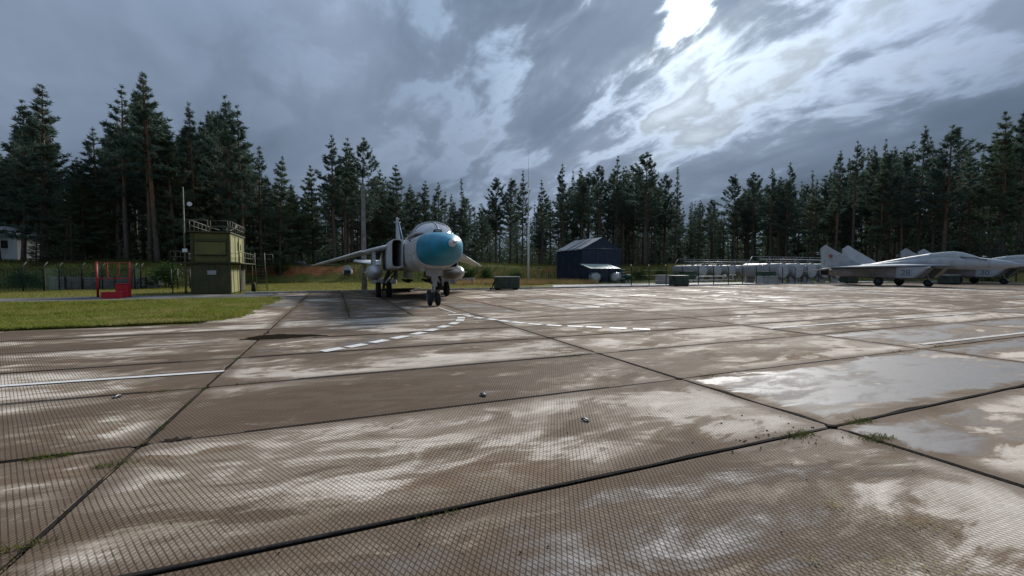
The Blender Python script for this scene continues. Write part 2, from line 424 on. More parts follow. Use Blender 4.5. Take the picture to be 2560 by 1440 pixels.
# ---------------------------------------------------------------- access path and pads
def sheet(name, pts, z, m, jag=0.0, sub=10, kind='structure', th=.06, parent=None):
    out = []; n = len(pts)
    for i in range(n):
        a, b = Vector(pts[i]), Vector(pts[(i + 1) % n]); d = b - a; nn = Vector((-d.y, d.x)).normalized() if d.length else Vector((0, 0))
        for k in range(sub):
            p = a + d * (k / sub); j = mnoise.noise(Vector((p.x * .9, p.y * .9, z * 9))) * jag + rs.uniform(-jag, jag) * .3
            p = p + nn * j; out.append((p.x, p.y))
    mb = MB(); m0 = len(out); mb.add([(x, y, z) for x, y in out] + [(x, y, z - th) for x, y in out], [tuple(range(m0))] + [(i, m0 + i, m0 + (i + 1) % m0, (i + 1) % m0) for i in range(m0)])
    o = mb.build(name, m, parent)
    if kind: o['kind'] = kind
    return o
def G2(u, v): p = grid(u, v); return (p.x, p.y)
def mk_asphalt():
    m = bpy.data.materials.new('damp_asphalt'); m.use_nodes = True; nt = m.node_tree; b = nt.nodes['Principled BSDF']
    g = nt.nodes.new('ShaderNodeNewGeometry'); P = g.outputs['Position']; x, y, z = sep(nt, P)
    u = x * CU + y * SU; v = y * CU - x * SU
    n = noise(nt, comb(nt, u * .25, v * 1.3, 0), 1.0, 5, .6, .4); f = noise(nt, P, 40, 3)
    c = mixc(nt, f.sstep(.3, .7), (.05, .048, .047), (.10, .097, .093)); c = mixc(nt, n.sstep(.5, .62) * .85, c, (.36, .345, .32))
    nt.links.new(c, b.inputs['Base Color']); nt.links.new((.75 - n.sstep(.3, .5) * .2).s, b.inputs['Roughness'])
    return m
M_asph = mk_asphalt()
sheet('path', [G2(-46, 25.6), G2(-2.2, 25.2), G2(-2.2, 29.6), G2(-7.5, 30.6), G2(-14, 29.8), G2(-46, 29.6)], -.012, M_asph, .12)
M_pad = mk_slab_mat(); M_pad.name = 'pale_pad_concrete'
sheet('fuel_pad', [G2(19.5, 31.4), G2(75, 31.4), G2(75, 36), G2(46, 38.5), G2(30, 39), G2(23, 38)], .0, M_conc, .25)
# lawn on the left, with its torn edge
lawn_pts = [G2(-46, 12.5), G2(-8, 12.75), G2(-1.75, 12.9), G2(-1.2, 14.5), G2(-1.7, 18), G2(-1.1, 21.5), G2(-1.5, 24.6), G2(-6, 25.4), G2(-46, 25.5)]
lawn = sheet('lawn', lawn_pts, .012, M_turf, .28, 24)
M_dead = mat('dead_leaf_litter', (.20, .115, .055), .95, var=.35, scale=9, bump=.6)

# ---------------------------------------------------------------- painted marks (on the slabs, 4 mm up)
M_paint = mat('white_paint', (.66, .66, .64), .6, var=.06, scale=20, dirt=(.35, .32, .29), dirt_amt=.5, dscale=6)
M_paint_old = mat('worn_white_paint', (.48, .46, .44), .75, var=.1, scale=12, dirt=(.20, .17, .15), dirt_amt=.95, dscale=5)
M_red_old = mat('faded_red_paint', (.24, .085, .05), .8, var=.3, scale=6, dirt=(.15, .11, .09), dirt_amt=.9, dscale=3)
def strip(name, a, b, w, m, z=.011):
    a, b = Vector(a[:2]), Vector(b[:2]); d = b - a; n = Vector((-d.y, d.x)).normalized() * w / 2
    mb = MB(); k = max(1, int(d.length / .6)); vs = []
    for i in range(k + 1):
        p = a + d * i / k; j1, j2 = rs.uniform(-.006, .006), rs.uniform(-.006, .006)
        vs += [(*(p + n * (1 + j1 / w)), z), (*(p - n * (1 + j2 / w)), z)]
    mb.add(vs, [(2 * i, 2 * i + 1, 2 * i + 3, 2 * i + 2) for i in range(k)]); return mb.build(name, m, apron)
for seq in ([(831, 875), (891, 865), (948, 854), (999, 844), (1046, 834), (1080, 825.5), (1109, 817), (1135, 809), (1151, 801), (1153, 795), (1147, 787)],
            [(1173, 790.5), (1198, 795), (1230, 799), (1261, 803), (1295, 807), (1337, 811), (1385, 814), (1438, 816.3), (1485, 818.5), (1545, 821), (1604, 823.3)]):
    P = [gp(*q) for q in seq]
    for i, p in enumerate(P):
        t = (P[min(i + 1, len(P) - 1)] - P[max(i - 1, 0)]).normalized(); L = .42
        if seq[i] == (1147, 787): t, L = Vector((CU, SU, 0)), .75
        strip('painted_dash', p - t * L / 2, p + t * L / 2, .24, M_paint)
strip('painted_line', gp(-300, 987), gp(560, 929), .11, M_paint)
strip('painted_line', gp(1922, 822), gp(2440, 783), .13, M_paint_old)
strip('painted_line', gp(1097, 769), gp(1140, 784), .10, M_paint_old)
strip('painted_line', gp(2300, 862), gp(2620, 826), .12, M_paint_old)
for i, (q0, q1) in enumerate((((2150, 765), (2175, 769)), ((2190, 772), (2212, 774)), ((2225, 777), (2250, 780)))): strip('painted_dash', gp(*q0), gp(*q1), .16, M_paint_old)
for a, b in (((8.05, 14.6), (8.05, 19.5)), ((8.05, 19.5), (13.6, 19.5)), ((8.05, 14.6), (11.8, 14.6))):
    strip('red_line', grid(*a), grid(*b), .16, M_red_old, .012)
strip('red_line', grid(17, 28.4), grid(34, 28.4), .5, M_red_old, .012)

# tar run into the nearer joints, uneven and broken
for k in range(-1, 5):
    for c in range(-2, 3):
        if (k, c) in ((1, 1), (3, 1), (4, -2)): continue
        u0, u1 = c * 6 + rs.uniform(.1, 1.2), c * 6 + 6 - rs.uniform(.1, 1.5); n = 60; vs = []; wmul = (.011 if k <= 1 else .008) * rs.uniform(.7, 1.2)
        for i in range(n + 1):
            u = u0 + (u1 - u0) * i / n; q = mnoise.noise(Vector((u * 2.3, k * 7.0, 1))) + .5 * mnoise.noise(Vector((u * 9, k * 5.0, 4)))
            w_ = max(.004, wmul * (1 + q * .9)); m_ = q * .008; vs += [grid(u, k * 2 + m_ + w_, .0065), grid(u, k * 2 + m_ - w_, .0065), grid(u, k * 2 + m_, .0125)]
        MB().add(vs, [f for i in range(n) for f in ((3 * i, 3 * i + 2, 3 * i + 5, 3 * i + 3), (3 * i + 2, 3 * i + 1, 3 * i + 4, 3 * i + 5))], True).build('tar_joint', M_tar, apron)
for c in range(0, 3):
    for r in range(-2, 6):
        v0, v1 = r * 2 + rs.uniform(-.05, .2), r * 2 + 2 - rs.uniform(-.05, .25); n = 26; vs = []
        for i in range(n + 1):
            v = v0 + (v1 - v0) * i / n; q = mnoise.noise(Vector((v * 2.3, c * 7.0, 11))) + .5 * mnoise.noise(Vector((v * 9, c * 5.0, 14)))
            w_ = max(.002, .008 * (1 + q * 1.2)); m_ = q * .007; vs += [grid(c * 6 + m_ + w_, v, .0062), grid(c * 6 + m_ - w_, v, .0062), grid(c * 6 + m_, v, .0115)]
        MB().add(vs, [f for i in range(n) for f in ((3 * i, 3 * i + 2, 3 * i + 5, 3 * i + 3), (3 * i + 2, 3 * i + 1, 3 * i + 4, 3 * i + 5))], True).build('tar_joint', M_tar, apron)
# ---------------------------------------------------------------- puddles
def mk_water():
    m = bpy.data.materials.new('puddle_water'); m.use_nodes = True; nt = m.node_tree; b = nt.nodes['Principled BSDF']
    b.inputs['Base Color'].default_value = (.030, .022, .015, 1); b.inputs['Roughness'].default_value = .07; b.inputs['IOR'].default_value = 1.33
    return m
M_water = mk_water()
def puddle(pts, z=.0105): 
    o = sheet('puddle', pts, z, M_water, .10, 8, th=.004); return o
def GPs(l): return [tuple(gp(*q)[:2]) for q in l]
puddle(GPs([(600, 849), (650, 840), (700, 836), (770, 837), (820, 839), (740, 844), (660, 849)]))
puddle(GPs([(392, 1106), (430, 1096), (470, 1092), (486, 1097), (440, 1108)]))

# ================================================================ aircraft
M_wht = mat('aircraft_pale_grey', (.56, .575, .59), .5, var=.06, scale=1.5, dirt=(.20, .195, .19), dirt_amt=.8, streak=True, dscale=1.3)
M_gry = mat('aircraft_belly_grey', (.36, .375, .39), .55, var=.08, scale=2, dirt=(.14, .14, .14), dirt_amt=.6, dscale=2)
M_blue = mat('radome_blue', (.002, .225, .37), .5, var=.10, scale=2.2, dirt=(.02, .14, .20), dirt_amt=.5, dscale=2.5)
M_bstr = mat('blue_trim', (.02, .10, .24), .5, var=.1)
M_black = mat('matt_black', (.012, .012, .013), .7, var=.2)
M_tyre = mat('tyre_rubber', (.022, .022, .023), .85, var=.25, scale=8)
M_rimg = mat('green_wheel_hub', (.03, .075, .075), .6, var=.2)
M_steel = mat('dull_steel', (.26, .27, .28), .45, metal=.5, var=.15, scale=5, dirt=(.10, .09, .08), dirt_amt=.6)
M_silver = mat('silver_drop_tank', (.40, .41, .415), .42, metal=.25, var=.05, scale=2, dirt=(.22, .22, .22), dirt_amt=.4, dscale=2)
def mk_glass(name, col, a=.75):
    m = bpy.data.materials.new(name); m.use_nodes = True; nt = m.node_tree; b = nt.nodes['Principled BSDF']
    tcn = nt.nodes.new('ShaderNodeTexCoord'); n = noise(nt, tcn.outputs['Object'], 3.0, 4)
    nt.links.new(mixc(nt, n.sstep(.3, .7), tuple(c * .75 for c in col), col), b.inputs['Base Color'])
    b.inputs['Roughness'].default_value = .12; b.inputs['Alpha'].default_value = a; b.inputs['Coat Weight'].default_value = .4
    return m
M_glass = mk_glass('milky_canopy_glass', (.50, .52, .56), .93)  # pale grey, nearly opaque glass

def wheel_parts(parent, c, r, w, tyre=M_tyre, rim=M_rimg):
    """tyre standing on the ground, axle along x; hub as its sub-part"""
    N = 28; prof = [(-.5, .62), (-.5, .86), (-.36, .97), (-.12, 1.0), (.12, 1.0), (.36, .97), (.5, .86), (.5, .62)]
    rings = [[(c[0] + a * w, c[1] + math.cos(2 * math.pi * k / N) * r * q, c[2] + math.sin(2 * math.pi * k / N) * r * q) for k in range(N)] for a, q in prof]
    t = MB().loft(rings).build('wheel', tyre, parent)
    h = MB()
    for sg in (-1, 1): h.tube([(c[0] + sg * .46 * w, c[1], c[2]), (c[0] + sg * .53 * w, c[1], c[2]), (c[0] + sg * .58 * w, c[1], c[2])], [r * .60, r * .58, r * .25], 18)
    h.build('hub', rim, t); return t

# ---------------------------------------------------------------- the big twin-seat strike jet with the blue nose
N0 = gp(1085, 764.5)
su = thing('strike_jet', 'grey swing-wing strike jet with bright blue nose cone and drop tanks under its wings', 'aircraft', (N0.x, N0.y, .004), R(20))
# radome
rings = []
for k in range(15):
    t = k / 14; s_ = 1 - (1 - t) ** 1.7
    hw = .10 + .80 * s_ ** .92; y = -3.74 + 2.48 * t; zc = 2.46 - .10 * t
    hh = .10 + .555 * s_ ** .92
    rings.append(sring(y, hw, zc - hh, zc + hh, 2 + .75 * t, 36))
rad = MB().loft(rings).build('nose_cone', M_blue, su)
tip = MB().loft([sring(-3.72, .125, 2.335, 2.585, 2, 16), sring(-3.86, .125, 2.335, 2.585, 2, 16), sring(-3.98, .10, 2.36, 2.56, 2, 16), sring(-4.06, .045, 2.415, 2.505, 2, 16)]).build('nose_tip', M_wht, su)
MB().tube([(0, -4.04, 2.46), (0, -4.45, 2.47), (0, -4.62, 2.475)], [.028, .022, .006], 8).build('pitot_probe', M_steel, tip)
# forward fuselage
secs = [(-1.26, .905, 1.69, 3.02, 2.75), (-.7, .945, 1.62, 3.06, 2.8), (0, .97, 1.57, 3.08, 2.9), (1, .99, 1.52, 3.10, 3.0), (2.2, 1.0, 1.48, 3.14, 3.2), (4, 1.0, 1.46, 3.2, 3.5), (7, 1.0, 1.46, 3.2, 4), (12, .95, 1.5, 3.15, 4), (16, .75, 1.65, 2.95, 3), (18.4, .2, 2.0, 2.75, 2.5)]
fus = MB().loft([sring(y, hw, a, b, n, 36) for y, hw, a, b, n in secs]).build('fuselage', M_wht, su)
# dark seams round the nose and along the side (thin proud strips)
for y, hw, a, b, n in ((-1.255, .912, 1.683, 3.027, 2.75), (.9, .996, 1.52, 3.105, 3.0)):
    MB().loft([sring(y, hw, a, b, n, 36), sring(y + .025, hw, a, b, n, 36)], cap=(False, False)).build('panel_seam', M_gry, fus)
# access panels outlined on both flanks
def flank(sg, y, z):
    hw, a, b, n = (lerp_tab([(q[0], q[k]) for q in secs], y) for k in (1, 2, 3, 4)); zc, hh = (a + b) / 2, (b - a) / 2
    return (sg * (hw * max(0, 1 - abs((z - zc) / hh) ** n) ** (1 / n) + .002), y, z)
for sg in (-1, 1):
    for y0, y1, za, zb in ((-1.0, -.35, 2.25, 2.75), (-1.05, -.2, 1.82, 2.18), (-.1, .75, 1.75, 2.2), (0, .55, 2.35, 2.85), (1.05, 1.8, 1.7, 2.3), (1.1, 1.7, 2.45, 2.9)):
        loop = [flank(sg, y0, za + (zb - za) * k / 4) for k in range(5)] + [flank(sg, y0 + (y1 - y0) * k / 4, zb) for k in range(1, 5)] + [flank(sg, y1, zb - (zb - za) * k / 4) for k in range(1, 5)] + [flank(sg, y1 - (y1 - y0) * k / 4, za) for k in range(1, 5)]
        MB().tube(loop, .010, 4).build('access_panel', M_gry, fus)
# canopy: glass dome, frame hoops, spine behind
def arch(y, hw, z0, h, n=2.2, N=15):
    return [(math.copysign(abs(math.cos(math.pi * k / N)) ** (2 / n), math.cos(math.pi * k / N)) * hw, y, z0 + abs(math.sin(math.pi * k / N)) ** (2 / n) * h) for k in range(N + 1)]
cs_ = [(-.92, .42, 3.0, .03), (-.62, .66, 3.0, .26), (-.25, .77, 2.99, .46), (.12, .825, 2.97, .60), (.7, .84, 2.96, .66), (1.5, .84, 2.97, .63), (2.4, .80, 3.0, .55), (3.3, .74, 3.02, .44)]
can = MB().loft([arch(*c) for c in cs_], closed=False, cap=(False, False)).build('canopy', M_glass, su)
sp = MB().loft([arch(3.3, .75, 3.0, .47), arch(5, .7, 3.02, .38), (arch(8, .55, 3.05, .28)), arch(12, .4, 3.05, .22), arch(15, .25, 3.0, .2)], closed=False, cap=(False, False)).build('spine', M_wht, su)
for nm, y, k in (('canopy_frame', .12, .11), ('canopy_frame', 1.6, .06), ('canopy_frame', 3.26, .09)):
    i = [c for c in cs_]; hw = lerp_tab([(c[0], c[1]) for c in i], y) + .012; h = lerp_tab([(c[0], c[3]) for c in i], y) + .012; z0 = lerp_tab([(c[0], c[2]) for c in i], y)
    MB().loft([arch(y, hw, z0, h), arch(y + k, hw, z0, h + .002)], closed=False, cap=(False, False)).build(nm, M_wht, can)
    if y < .5: MB().tube(arch(y + .06, hw, z0, h), .045, 6).build('windscreen_arch', M_wht, can)
MB().tube([(.10, -.93, 3.05), (.09, -.62, 3.275), (.075, -.25, 3.46), (.06, .12, 3.585)], .02, 6).build('centre_post', M_gry, can)
MB().tube([(-.52, -.9, 3.02), (-.70, -.6, 3.06), (-.82, -.2, 3.05), (-.85, .2, 3.04), (-.86, 1.5, 3.04), (-.80, 3.3, 3.06)], .035, 6).build('canopy_sill', M_wht, can)
MB().tube([(.52, -.9, 3.02), (.70, -.6, 3.06), (.82, -.2, 3.05), (.85, .2, 3.04), (.86, 1.5, 3.04), (.80, 3.3, 3.06)], .035, 6).build('canopy_sill', M_wht, can)
for sx in (-.36, .36):
    se = MB().bbox((sx, .9, 3.15), (.42, .2, .6), .05).bbox((sx, .84, 3.42), (.28, .16, .18), .04).build('seat', M_black, su)
MB().bbox((0, .0, 3.06), (1.2, .5, .16), .05).build('instrument_hood', M_black, su)
cb = MB().prism([(-.16, 3.05), (.16, 3.05), (.14, 3.17), (-.14, 3.17)], -1.12, -.82, 'xz').build('sight_housing', M_black, su)
MB().box((0, -1.13, 3.11), (.22, .02, .06)).build('lens', M_gry, cb)
for sg in (-1, 1):
    MB().tube([(sg * .97, -.2, 2.72), (sg * 1.09, -.55, 2.74), (sg * 1.10, -1.05, 2.75)], [.022, .02, .012], 6).build('air_probe', M_black, su)
# intakes: splitter plate, lip, dark duct, trunk running back to the tail
for sg in (-1, 1):
    X = lambda a: sg * a
    outer = lambda y, x0, x1, zb, zt, n=5: sring(y, (x1 - x0) / 2, zb, zt, n, 28, sg * (x0 + x1) / 2)
    tr = MB()
    tr.loft([outer(2.25, 1.06, 1.58, 1.64, 2.98), outer(3.2, 1.04, 1.60, 1.58, 3.0), outer(5.5, 1.0, 1.62, 1.52, 3.02), outer(9, .95, 1.6, 1.5, 3.0), outer(13, .9, 1.45, 1.6, 2.85), outer(17.2, .45, 1.35, 1.75, 2.7, 2.6)], cap=(False, True))
    trunk = tr.build('intake_trunk', M_wht, su)
    lip = MB(); r0, r1, r2 = outer(2.25, 1.06, 1.58, 1.64, 2.98), outer(2.22, 1.075, 1.565, 1.66, 2.96), outer(2.25, 1.10, 1.54, 1.69, 2.93)
    lip.loft([r0, r1, r2], cap=(False, False)).build('lip', M_wht, trunk)
    MB().loft([outer(2.25, 1.10, 1.54, 1.69, 2.93), outer(4.6, 1.12, 1.5, 1.72, 2.9)], cap=(False, True)).build('duct', M_black, trunk)
    MB().add([(X(1.10), 2.1, 1.66), (X(1.10), 2.1, 2.97), (X(1.30), 4.2, 2.97), (X(1.30), 4.2, 1.66), (X(1.06), 2.1, 1.66), (X(1.06), 2.1, 2.97), (X(1.06), 4.2, 2.97), (X(1.06), 4.2, 1.66)],
             [(0, 1, 2, 3), (4, 7, 6, 5), (0, 4, 5, 1), (3, 2, 6, 7), (1, 5, 6, 2), (0, 3, 7, 4)]).build('splitter_plate', M_wht, su)
    # wing, fully swept, with a slat line and a fence
    wg = MB().loft(foil([(X(1.45), 4.1, 12.6, 2.78, .34), (X(2.3), 5.9, 12.9, 2.64, .32), (X(2.75), 6.85, 13.2, 2.55, .26), (X(4.3), 10.0, 13.9, 2.21, .18), (X(5.95), 13.35, 14.7, 1.86, .07)]))
    wing = wg.build('wing', M_wht, su)
    MB().loft(foil([(X(2.8), 6.8, 7.3, 2.56, .16), (X(4.3), 9.92, 10.3, 2.22, .12), (X(5.6), 12.55, 12.85, 1.945, .07)])).build('slat', M_wht, wing)
    py = MB().loft([[(X(2.2) + a * w, y, z) for a, y in ((-1, 0 + y0), (-1, y1), (1, y1), (1, y0))] for z, y0, y1, w in ((1.80, 5.3, 8.6, .075), (2.62, 6.0, 9.2, .075))], smooth=False)
    py.build('pylon', M_gry, wing)
    # drop tank
    prof = [(0, .02), (.1, .13), (.35, .25), (.8, .355), (1.5, .415), (2.4, .43), (4.4, .43), (5.6, .33), (6.6, .18), (7.2, .04)]
    dt = MB().loft([[(X(2.2) + math.cos(2 * math.pi * k / 28) * r, 4.15 + y, 1.415 + math.sin(2 * math.pi * k / 28) * r) for k in range(28)] for y, r in prof]).build('drop_tank', M_silver, su)
    for q in (-1, 1):
        MB().add([(X(2.2) + q * .37, 5.15, 1.42), (X(2.2) + q * .37, 5.75, 1.42), (X(2.2) + q * .66, 5.75, 1.425), (X(2.2) + q * .66, 5.40, 1.425),
                  (X(2.2) + q * .37, 5.15, 1.46), (X(2.2) + q * .37, 5.75, 1.46), (X(2.2) + q * .66, 5.75, 1.445), (X(2.2) + q * .66, 5.40, 1.445)],
                 [(3, 2, 1, 0), (4, 5, 6, 7), (0, 1, 5, 4), (1, 2, 6, 5), (2, 3, 7, 6), (3, 0, 4, 7)]).build('tank_fin', M_wht, dt)
    sb = MB()
    sb.loft([[(X(2.2) + math.cos(2 * math.pi * k / 28) * (r + .004), y, 1.415 + math.sin(2 * math.pi * k / 28) * (r + .004)) for k in range(28)] for y, r in ((5.63, .413), (5.66, .415))], cap=(False, False)).build('seam', M_gry, dt)
    # all-moving tailplane resting nose-down
    tp = MB().loft(foil([(X(1.2), 12.8, 17.6, 0, .2), (X(3.25), 16.2, 17.9, 0, .06)])); c8, s8 = math.cos(R(7)), math.sin(R(7))
    tp.v = [(x, 15.5 + (y - 15.5) * c8 - z * s8, 2.12 + (y - 15.5) * s8 * .9 + z * c8) for x, y, z in tp.v]
    tp.build('tailplane', M_wht, su)
    # main gear: leg, drag strut, axle, twin wheels, door
    lg = MB().tube([(X(1.35), 6.9, 1.55), (X(1.62), 7.0, .92), (X(1.66), 7.0, .55)], [.10, .085, .07], 10).tube([(X(1.36), 7.0, .41), (X(1.96), 7.0, .41)], .06, 10).tube([(X(1.66), 7.0, .6), (X(1.66), 7.0, .38)], .09, 10)
    leg = lg.build('main_gear', M_steel, su)
    MB().tube([(X(.8), 7.9, 1.5), (X(1.62), 7.05, .62)], .035, 8).build('drag_strut', M_black, leg)
    MB().tube([(X(1.2), 6.2, 1.5), (X(1.6), 6.95, .95)], .04, 8).build('side_brace', M_black, leg)
    for q in (-.29, .29): wheel_parts(su, (X(1.66) + q, 7.0, .43), .43, .27)
    MB().bbox((X(1.0), 7.0, 1.28), (.05, 2.2, .55), .01).build('gear_door', M_gry, su)
    # belly store racks
    rk = MB().bbox((X(.55), 4.9, 1.30), (.22, 2.2, .32), .04)
    rk.build('store_rack', M_gry, su)
    mr = MB()
    for a, b in ((-.14, 1.0), (.14, 1.0), (0, .92)): mr.tube([(X(.55) + a, 4.2, b), (X(.55) + a, 6.2, b)], .055, 8)
    mr.build('bomb_rack', M_black, su)
    MB().tube([(X(.45), 17.0, 2.22), (X(.45), 18.6, 2.22)], [.58, .46], 24).build('exhaust_nozzle', M_steel, su)
# fin
fin = MB().loft([[(a, y, z) for a, y in ((0, y0), (t, y0 + (y1 - y0) * .3), (t * .4, y1), (-t * .4, y1), (-t, y0 + (y1 - y0) * .3))] for z, y0, y1, t in ((3.0, 9.2, 17.4, .13), (3.4, 12.4, 17.5, .12), (5.35, 15.5, 17.6, .07), (5.62, 16.1, 17.5, .05), (5.74, 16.7, 17.3, .03))]).build('fin', M_wht, su)
fs_ = MB().loft([[(a, y, z) for a, y in ((0, y0 - .03), (t, y0 + .35), (-t, y0 + .35))] for z, y0, t in ((3.42, 12.40, .10), (5.2, 15.2, .06))]).build('blue_leading_edge', M_bstr, fin)
MB().bbox((0, 16.6, 5.32), (.56, .3, .05), .01).tube([(0, 15.3, 5.45), (0, 17.2, 5.45)], [.05, .07], 8).build('antenna_fairing', M_wht, fin)
# nose gear
ng = MB().tube([(0, .15, 1.7), (0, .08, 1.0), (0, .0, .42)], [.09, .08, .06], 10).tube([(-.24, 0, .31), (.24, 0, .31)], .045, 8)
ng.tube([(-.02, -.06, .95), (-.02, -.12, .62), (-.02, -.02, .38)], .035, 8)
nleg = ng.build('nose_gear', M_steel, su)
MB().tube([(0, .9, 1.5), (0, .1, .75)], .04, 8).build('drag_strut', M_black, nleg)
MB().tube([(-.09, -.12, .98), (-.12, -.12, 1.0), (-.2, -.1, 1.05)], .06, 8).build('landing_light', M_black, nleg)
for q in (-.17, .17): wheel_parts(su, (q, 0, .31), .31, .17)
nd = MB().prism([(-.36, 1.72), (.36, 1.72), (.36, 1.30), (.13, 1.26), (.11, .82), (-.11, .82), (-.13, 1.26), (-.36, 1.30)], -.12, -.155, 'xz').build('gear_door', M_gry, su)
MB().bbox((-.46, -.05, 1.60), (.24, .10, .24), .03).build('lamp_box', M_wht, su)
mg = MB()
for q in (-.17, .17):
    for k in range(6):
        w = R(-5 + k * 17); mg.box((q, math.cos(w) * .36, .31 + math.sin(w) * .36), (.2, .115, .012), m=Matrix.Rotation(w - math.pi / 2, 3, 'X'))
mg.build('mudguard', M_gry, su)

# ---------------------------------------------------------------- the two fighters parked on the right
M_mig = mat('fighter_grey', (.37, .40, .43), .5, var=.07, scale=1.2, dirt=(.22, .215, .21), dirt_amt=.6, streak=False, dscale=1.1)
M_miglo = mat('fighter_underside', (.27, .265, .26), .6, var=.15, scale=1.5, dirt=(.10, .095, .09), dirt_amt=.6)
M_star = mat('faded_red_star', (.32, .05, .05), .6, var=.1)
M_num = mat('blue_number', (.06, .11, .20), .6, var=.15)
M_cang = mk_glass('fighter_canopy_glass', (.42, .46, .46), .9)
def text_mesh(txt, size, m):
    cu = bpy.data.curves.new('t', 'FONT'); cu.body = txt; cu.size = size; cu.extrude = .004; cu.align_x = 'CENTER'
    o = bpy.data.objects.new('t', cu); COL.objects.link(o); bpy.context.view_layer.update()
    me = bpy.data.meshes.new_from_object(o.evaluated_get(bpy.context.evaluated_depsgraph_get())); bpy.data.objects.remove(o); me.materials.append(m); return me
def star_mesh(r):
    pts = []
    for k in range(10): w = math.pi / 2 + k * math.pi / 5; q = r if k % 2 == 0 else r * .40; pts.append((math.cos(w) * q, math.sin(w) * q))
    mb = MB(); mb.add([(0, 0, .012)] + [(x, y, .004) for x, y in pts], [(0, 1 + i, 1 + (i + 1) % 10) for i in range(10)]); return mb.mesh('star', M_star)
def fighter(loc, number, label):
    t = thing('fighter_jet', label, 'aircraft', loc, R(20), 'twin-tail fighters parked on the apron')
    S = [(-1.25, .03, 1.93, 2.0, 2), (-.8, .15, 1.82, 2.14, 2), (-.1, .32, 1.70, 2.34, 2), (.7, .47, 1.62, 2.52, 2.1), (1.6, .57, 1.60, 2.66, 2.2), (2.6, .64, 1.62, 2.76, 2.4), (4, .68, 1.68, 2.84, 2.5), (6, .68, 1.72, 2.70, 2.5), (9, .6, 1.78, 2.3, 2.6), (12, .5, 1.8, 2.12, 2.6), (14.3, .22, 1.88, 2.04, 2.4)]
    f = MB().loft([sring(y, w, a, b, n, 28) for y, w, a, b, n in S]).build('fuselage', M_mig, t)
    MB().tube([(0, -1.2, 1.965), (0, -1.75, 1.97)], [.02, .008], 6).build('pitot_probe', M_steel, f)
    for y in (.75, 2.2, 4.6): 
        a = [lerp_tab([(s[0], s[k]) for s in S], y) for k in (1, 2, 3)]
        MB().loft([sring(y, a[0] + .006, a[1] - .006, a[2] + .006, 2.3, 28), sring(y + .03, a[0] + .006, a[1] - .006, a[2] + .006, 2.3, 28)], cap=(False, False)).build('panel_seam', M_miglo, f)
    C = [(1.55, .22, 2.60, .06), (2.1, .36, 2.62, .30), (2.7, .42, 2.64, .52), (3.3, .44, 2.66, .61), (4.1, .44, 2.66, .58), (4.9, .42, 2.66, .50)]
    c = MB().loft([arch(*q, n=2.1, N=12) for q in C], closed=False, cap=(False, False)).build('canopy', M_cang, t)
    for y, k in ((2.66, .07), (4.85, .09)):
        hw, z0, h = (lerp_tab([(q[0], q[j]) for q in C], y) for j in (1, 2, 3))
        MB().loft([arch(y, hw + .012, z0, h + .012, 2.1, 12), arch(y + k, hw + .012, z0, h + .012, 2.1, 12)], closed=False, cap=(False, False)).build('canopy_frame', M_mig, c)
    MB().loft([arch(4.9, .43, 2.62, .54, 2.1, 12), arch(6.5, .42, 2.5, .40, 2.1, 12), arch(8.5, .38, 2.2, .32, 2.1, 12), arch(10.2, .32, 2.02, .18, 2.1, 12), arch(12, .25, 2.0, .14, 2.1, 12)], closed=False, cap=(False, False)).build('spine', M_mig, t)
    MB().tube([(.28, .95, 2.60), (.30, 1.5, 2.72)], .09, 8).build('sensor_ball', M_black, t)
    MB().tube([(-.44, .9, 2.44), (-.55, 1.7, 2.62), (-.46, 2.6, 2.70)], .045, 6).build('windscreen_seal', M_black, t)
    MB().bbox((0, 3.5, 2.72), (.5, .6, .5), .08).build('seat', M_black, t)
    for sg in (-1, 1):
        X = lambda a: sg * a
        w = MB().loft(foil([(X(.35), 1.9, 13.4, 2.0, .36), (X(1.0), 3.6, 13.4, 1.99, .34), (X(1.8), 5.7, 13.3, 1.97, .30), (X(2.2), 6.8, 11.4, 1.96, .24), (X(5.25), 10.0, 11.15, 1.86, .06)])).build('wing', M_mig, t)
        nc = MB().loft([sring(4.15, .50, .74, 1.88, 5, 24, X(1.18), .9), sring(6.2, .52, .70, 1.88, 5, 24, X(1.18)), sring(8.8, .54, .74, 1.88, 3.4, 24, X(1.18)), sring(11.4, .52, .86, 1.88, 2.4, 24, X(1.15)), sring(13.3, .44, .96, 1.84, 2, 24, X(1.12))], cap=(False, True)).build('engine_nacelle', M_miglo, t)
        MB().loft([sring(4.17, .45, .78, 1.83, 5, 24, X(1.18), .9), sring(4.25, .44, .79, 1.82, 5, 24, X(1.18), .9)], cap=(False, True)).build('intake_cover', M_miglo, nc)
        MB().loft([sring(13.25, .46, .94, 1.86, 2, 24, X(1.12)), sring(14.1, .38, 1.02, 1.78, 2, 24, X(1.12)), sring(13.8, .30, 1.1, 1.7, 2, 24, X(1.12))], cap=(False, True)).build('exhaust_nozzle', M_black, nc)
        # pale fairing ahead of the wheel bay, carrying the number
        fx = X(1.705)
        pn = MB().prism([(4.28, 1.84), (6.75, 1.84), (6.75, .84), (5.35, .82)], fx, fx + sg * .014, 'yz').build('intake_panel', M_mig, nc)
        tm = text_mesh(number, .78, M_num); o = link('number', tm, pn)
        o.rotation_euler = (math.pi / 2, 0, -math.pi / 2 if sg < 0 else math.pi / 2); o.location = (fx + sg * .018, 5.98, 1.06)
        # fin
        F = [(1.95, 9.5, 13.9, .09), (2.2, 10.0, 13.92, .085), (4.0, 12.82, 14.0, .04), (4.38, 13.32, 13.46, .012)]
        fn = MB().loft([[(X(1.62) + X((z - 1.95) * .10) + a, y, z) for a, y in ((0, y0), (q, y0 + (y1 - y0) * .3), (q * .3, y1), (-q * .3, y1), (-q, y0 + (y1 - y0) * .3))] for z, y0, y1, q in F], smooth=False).build('fin', M_mig, t)
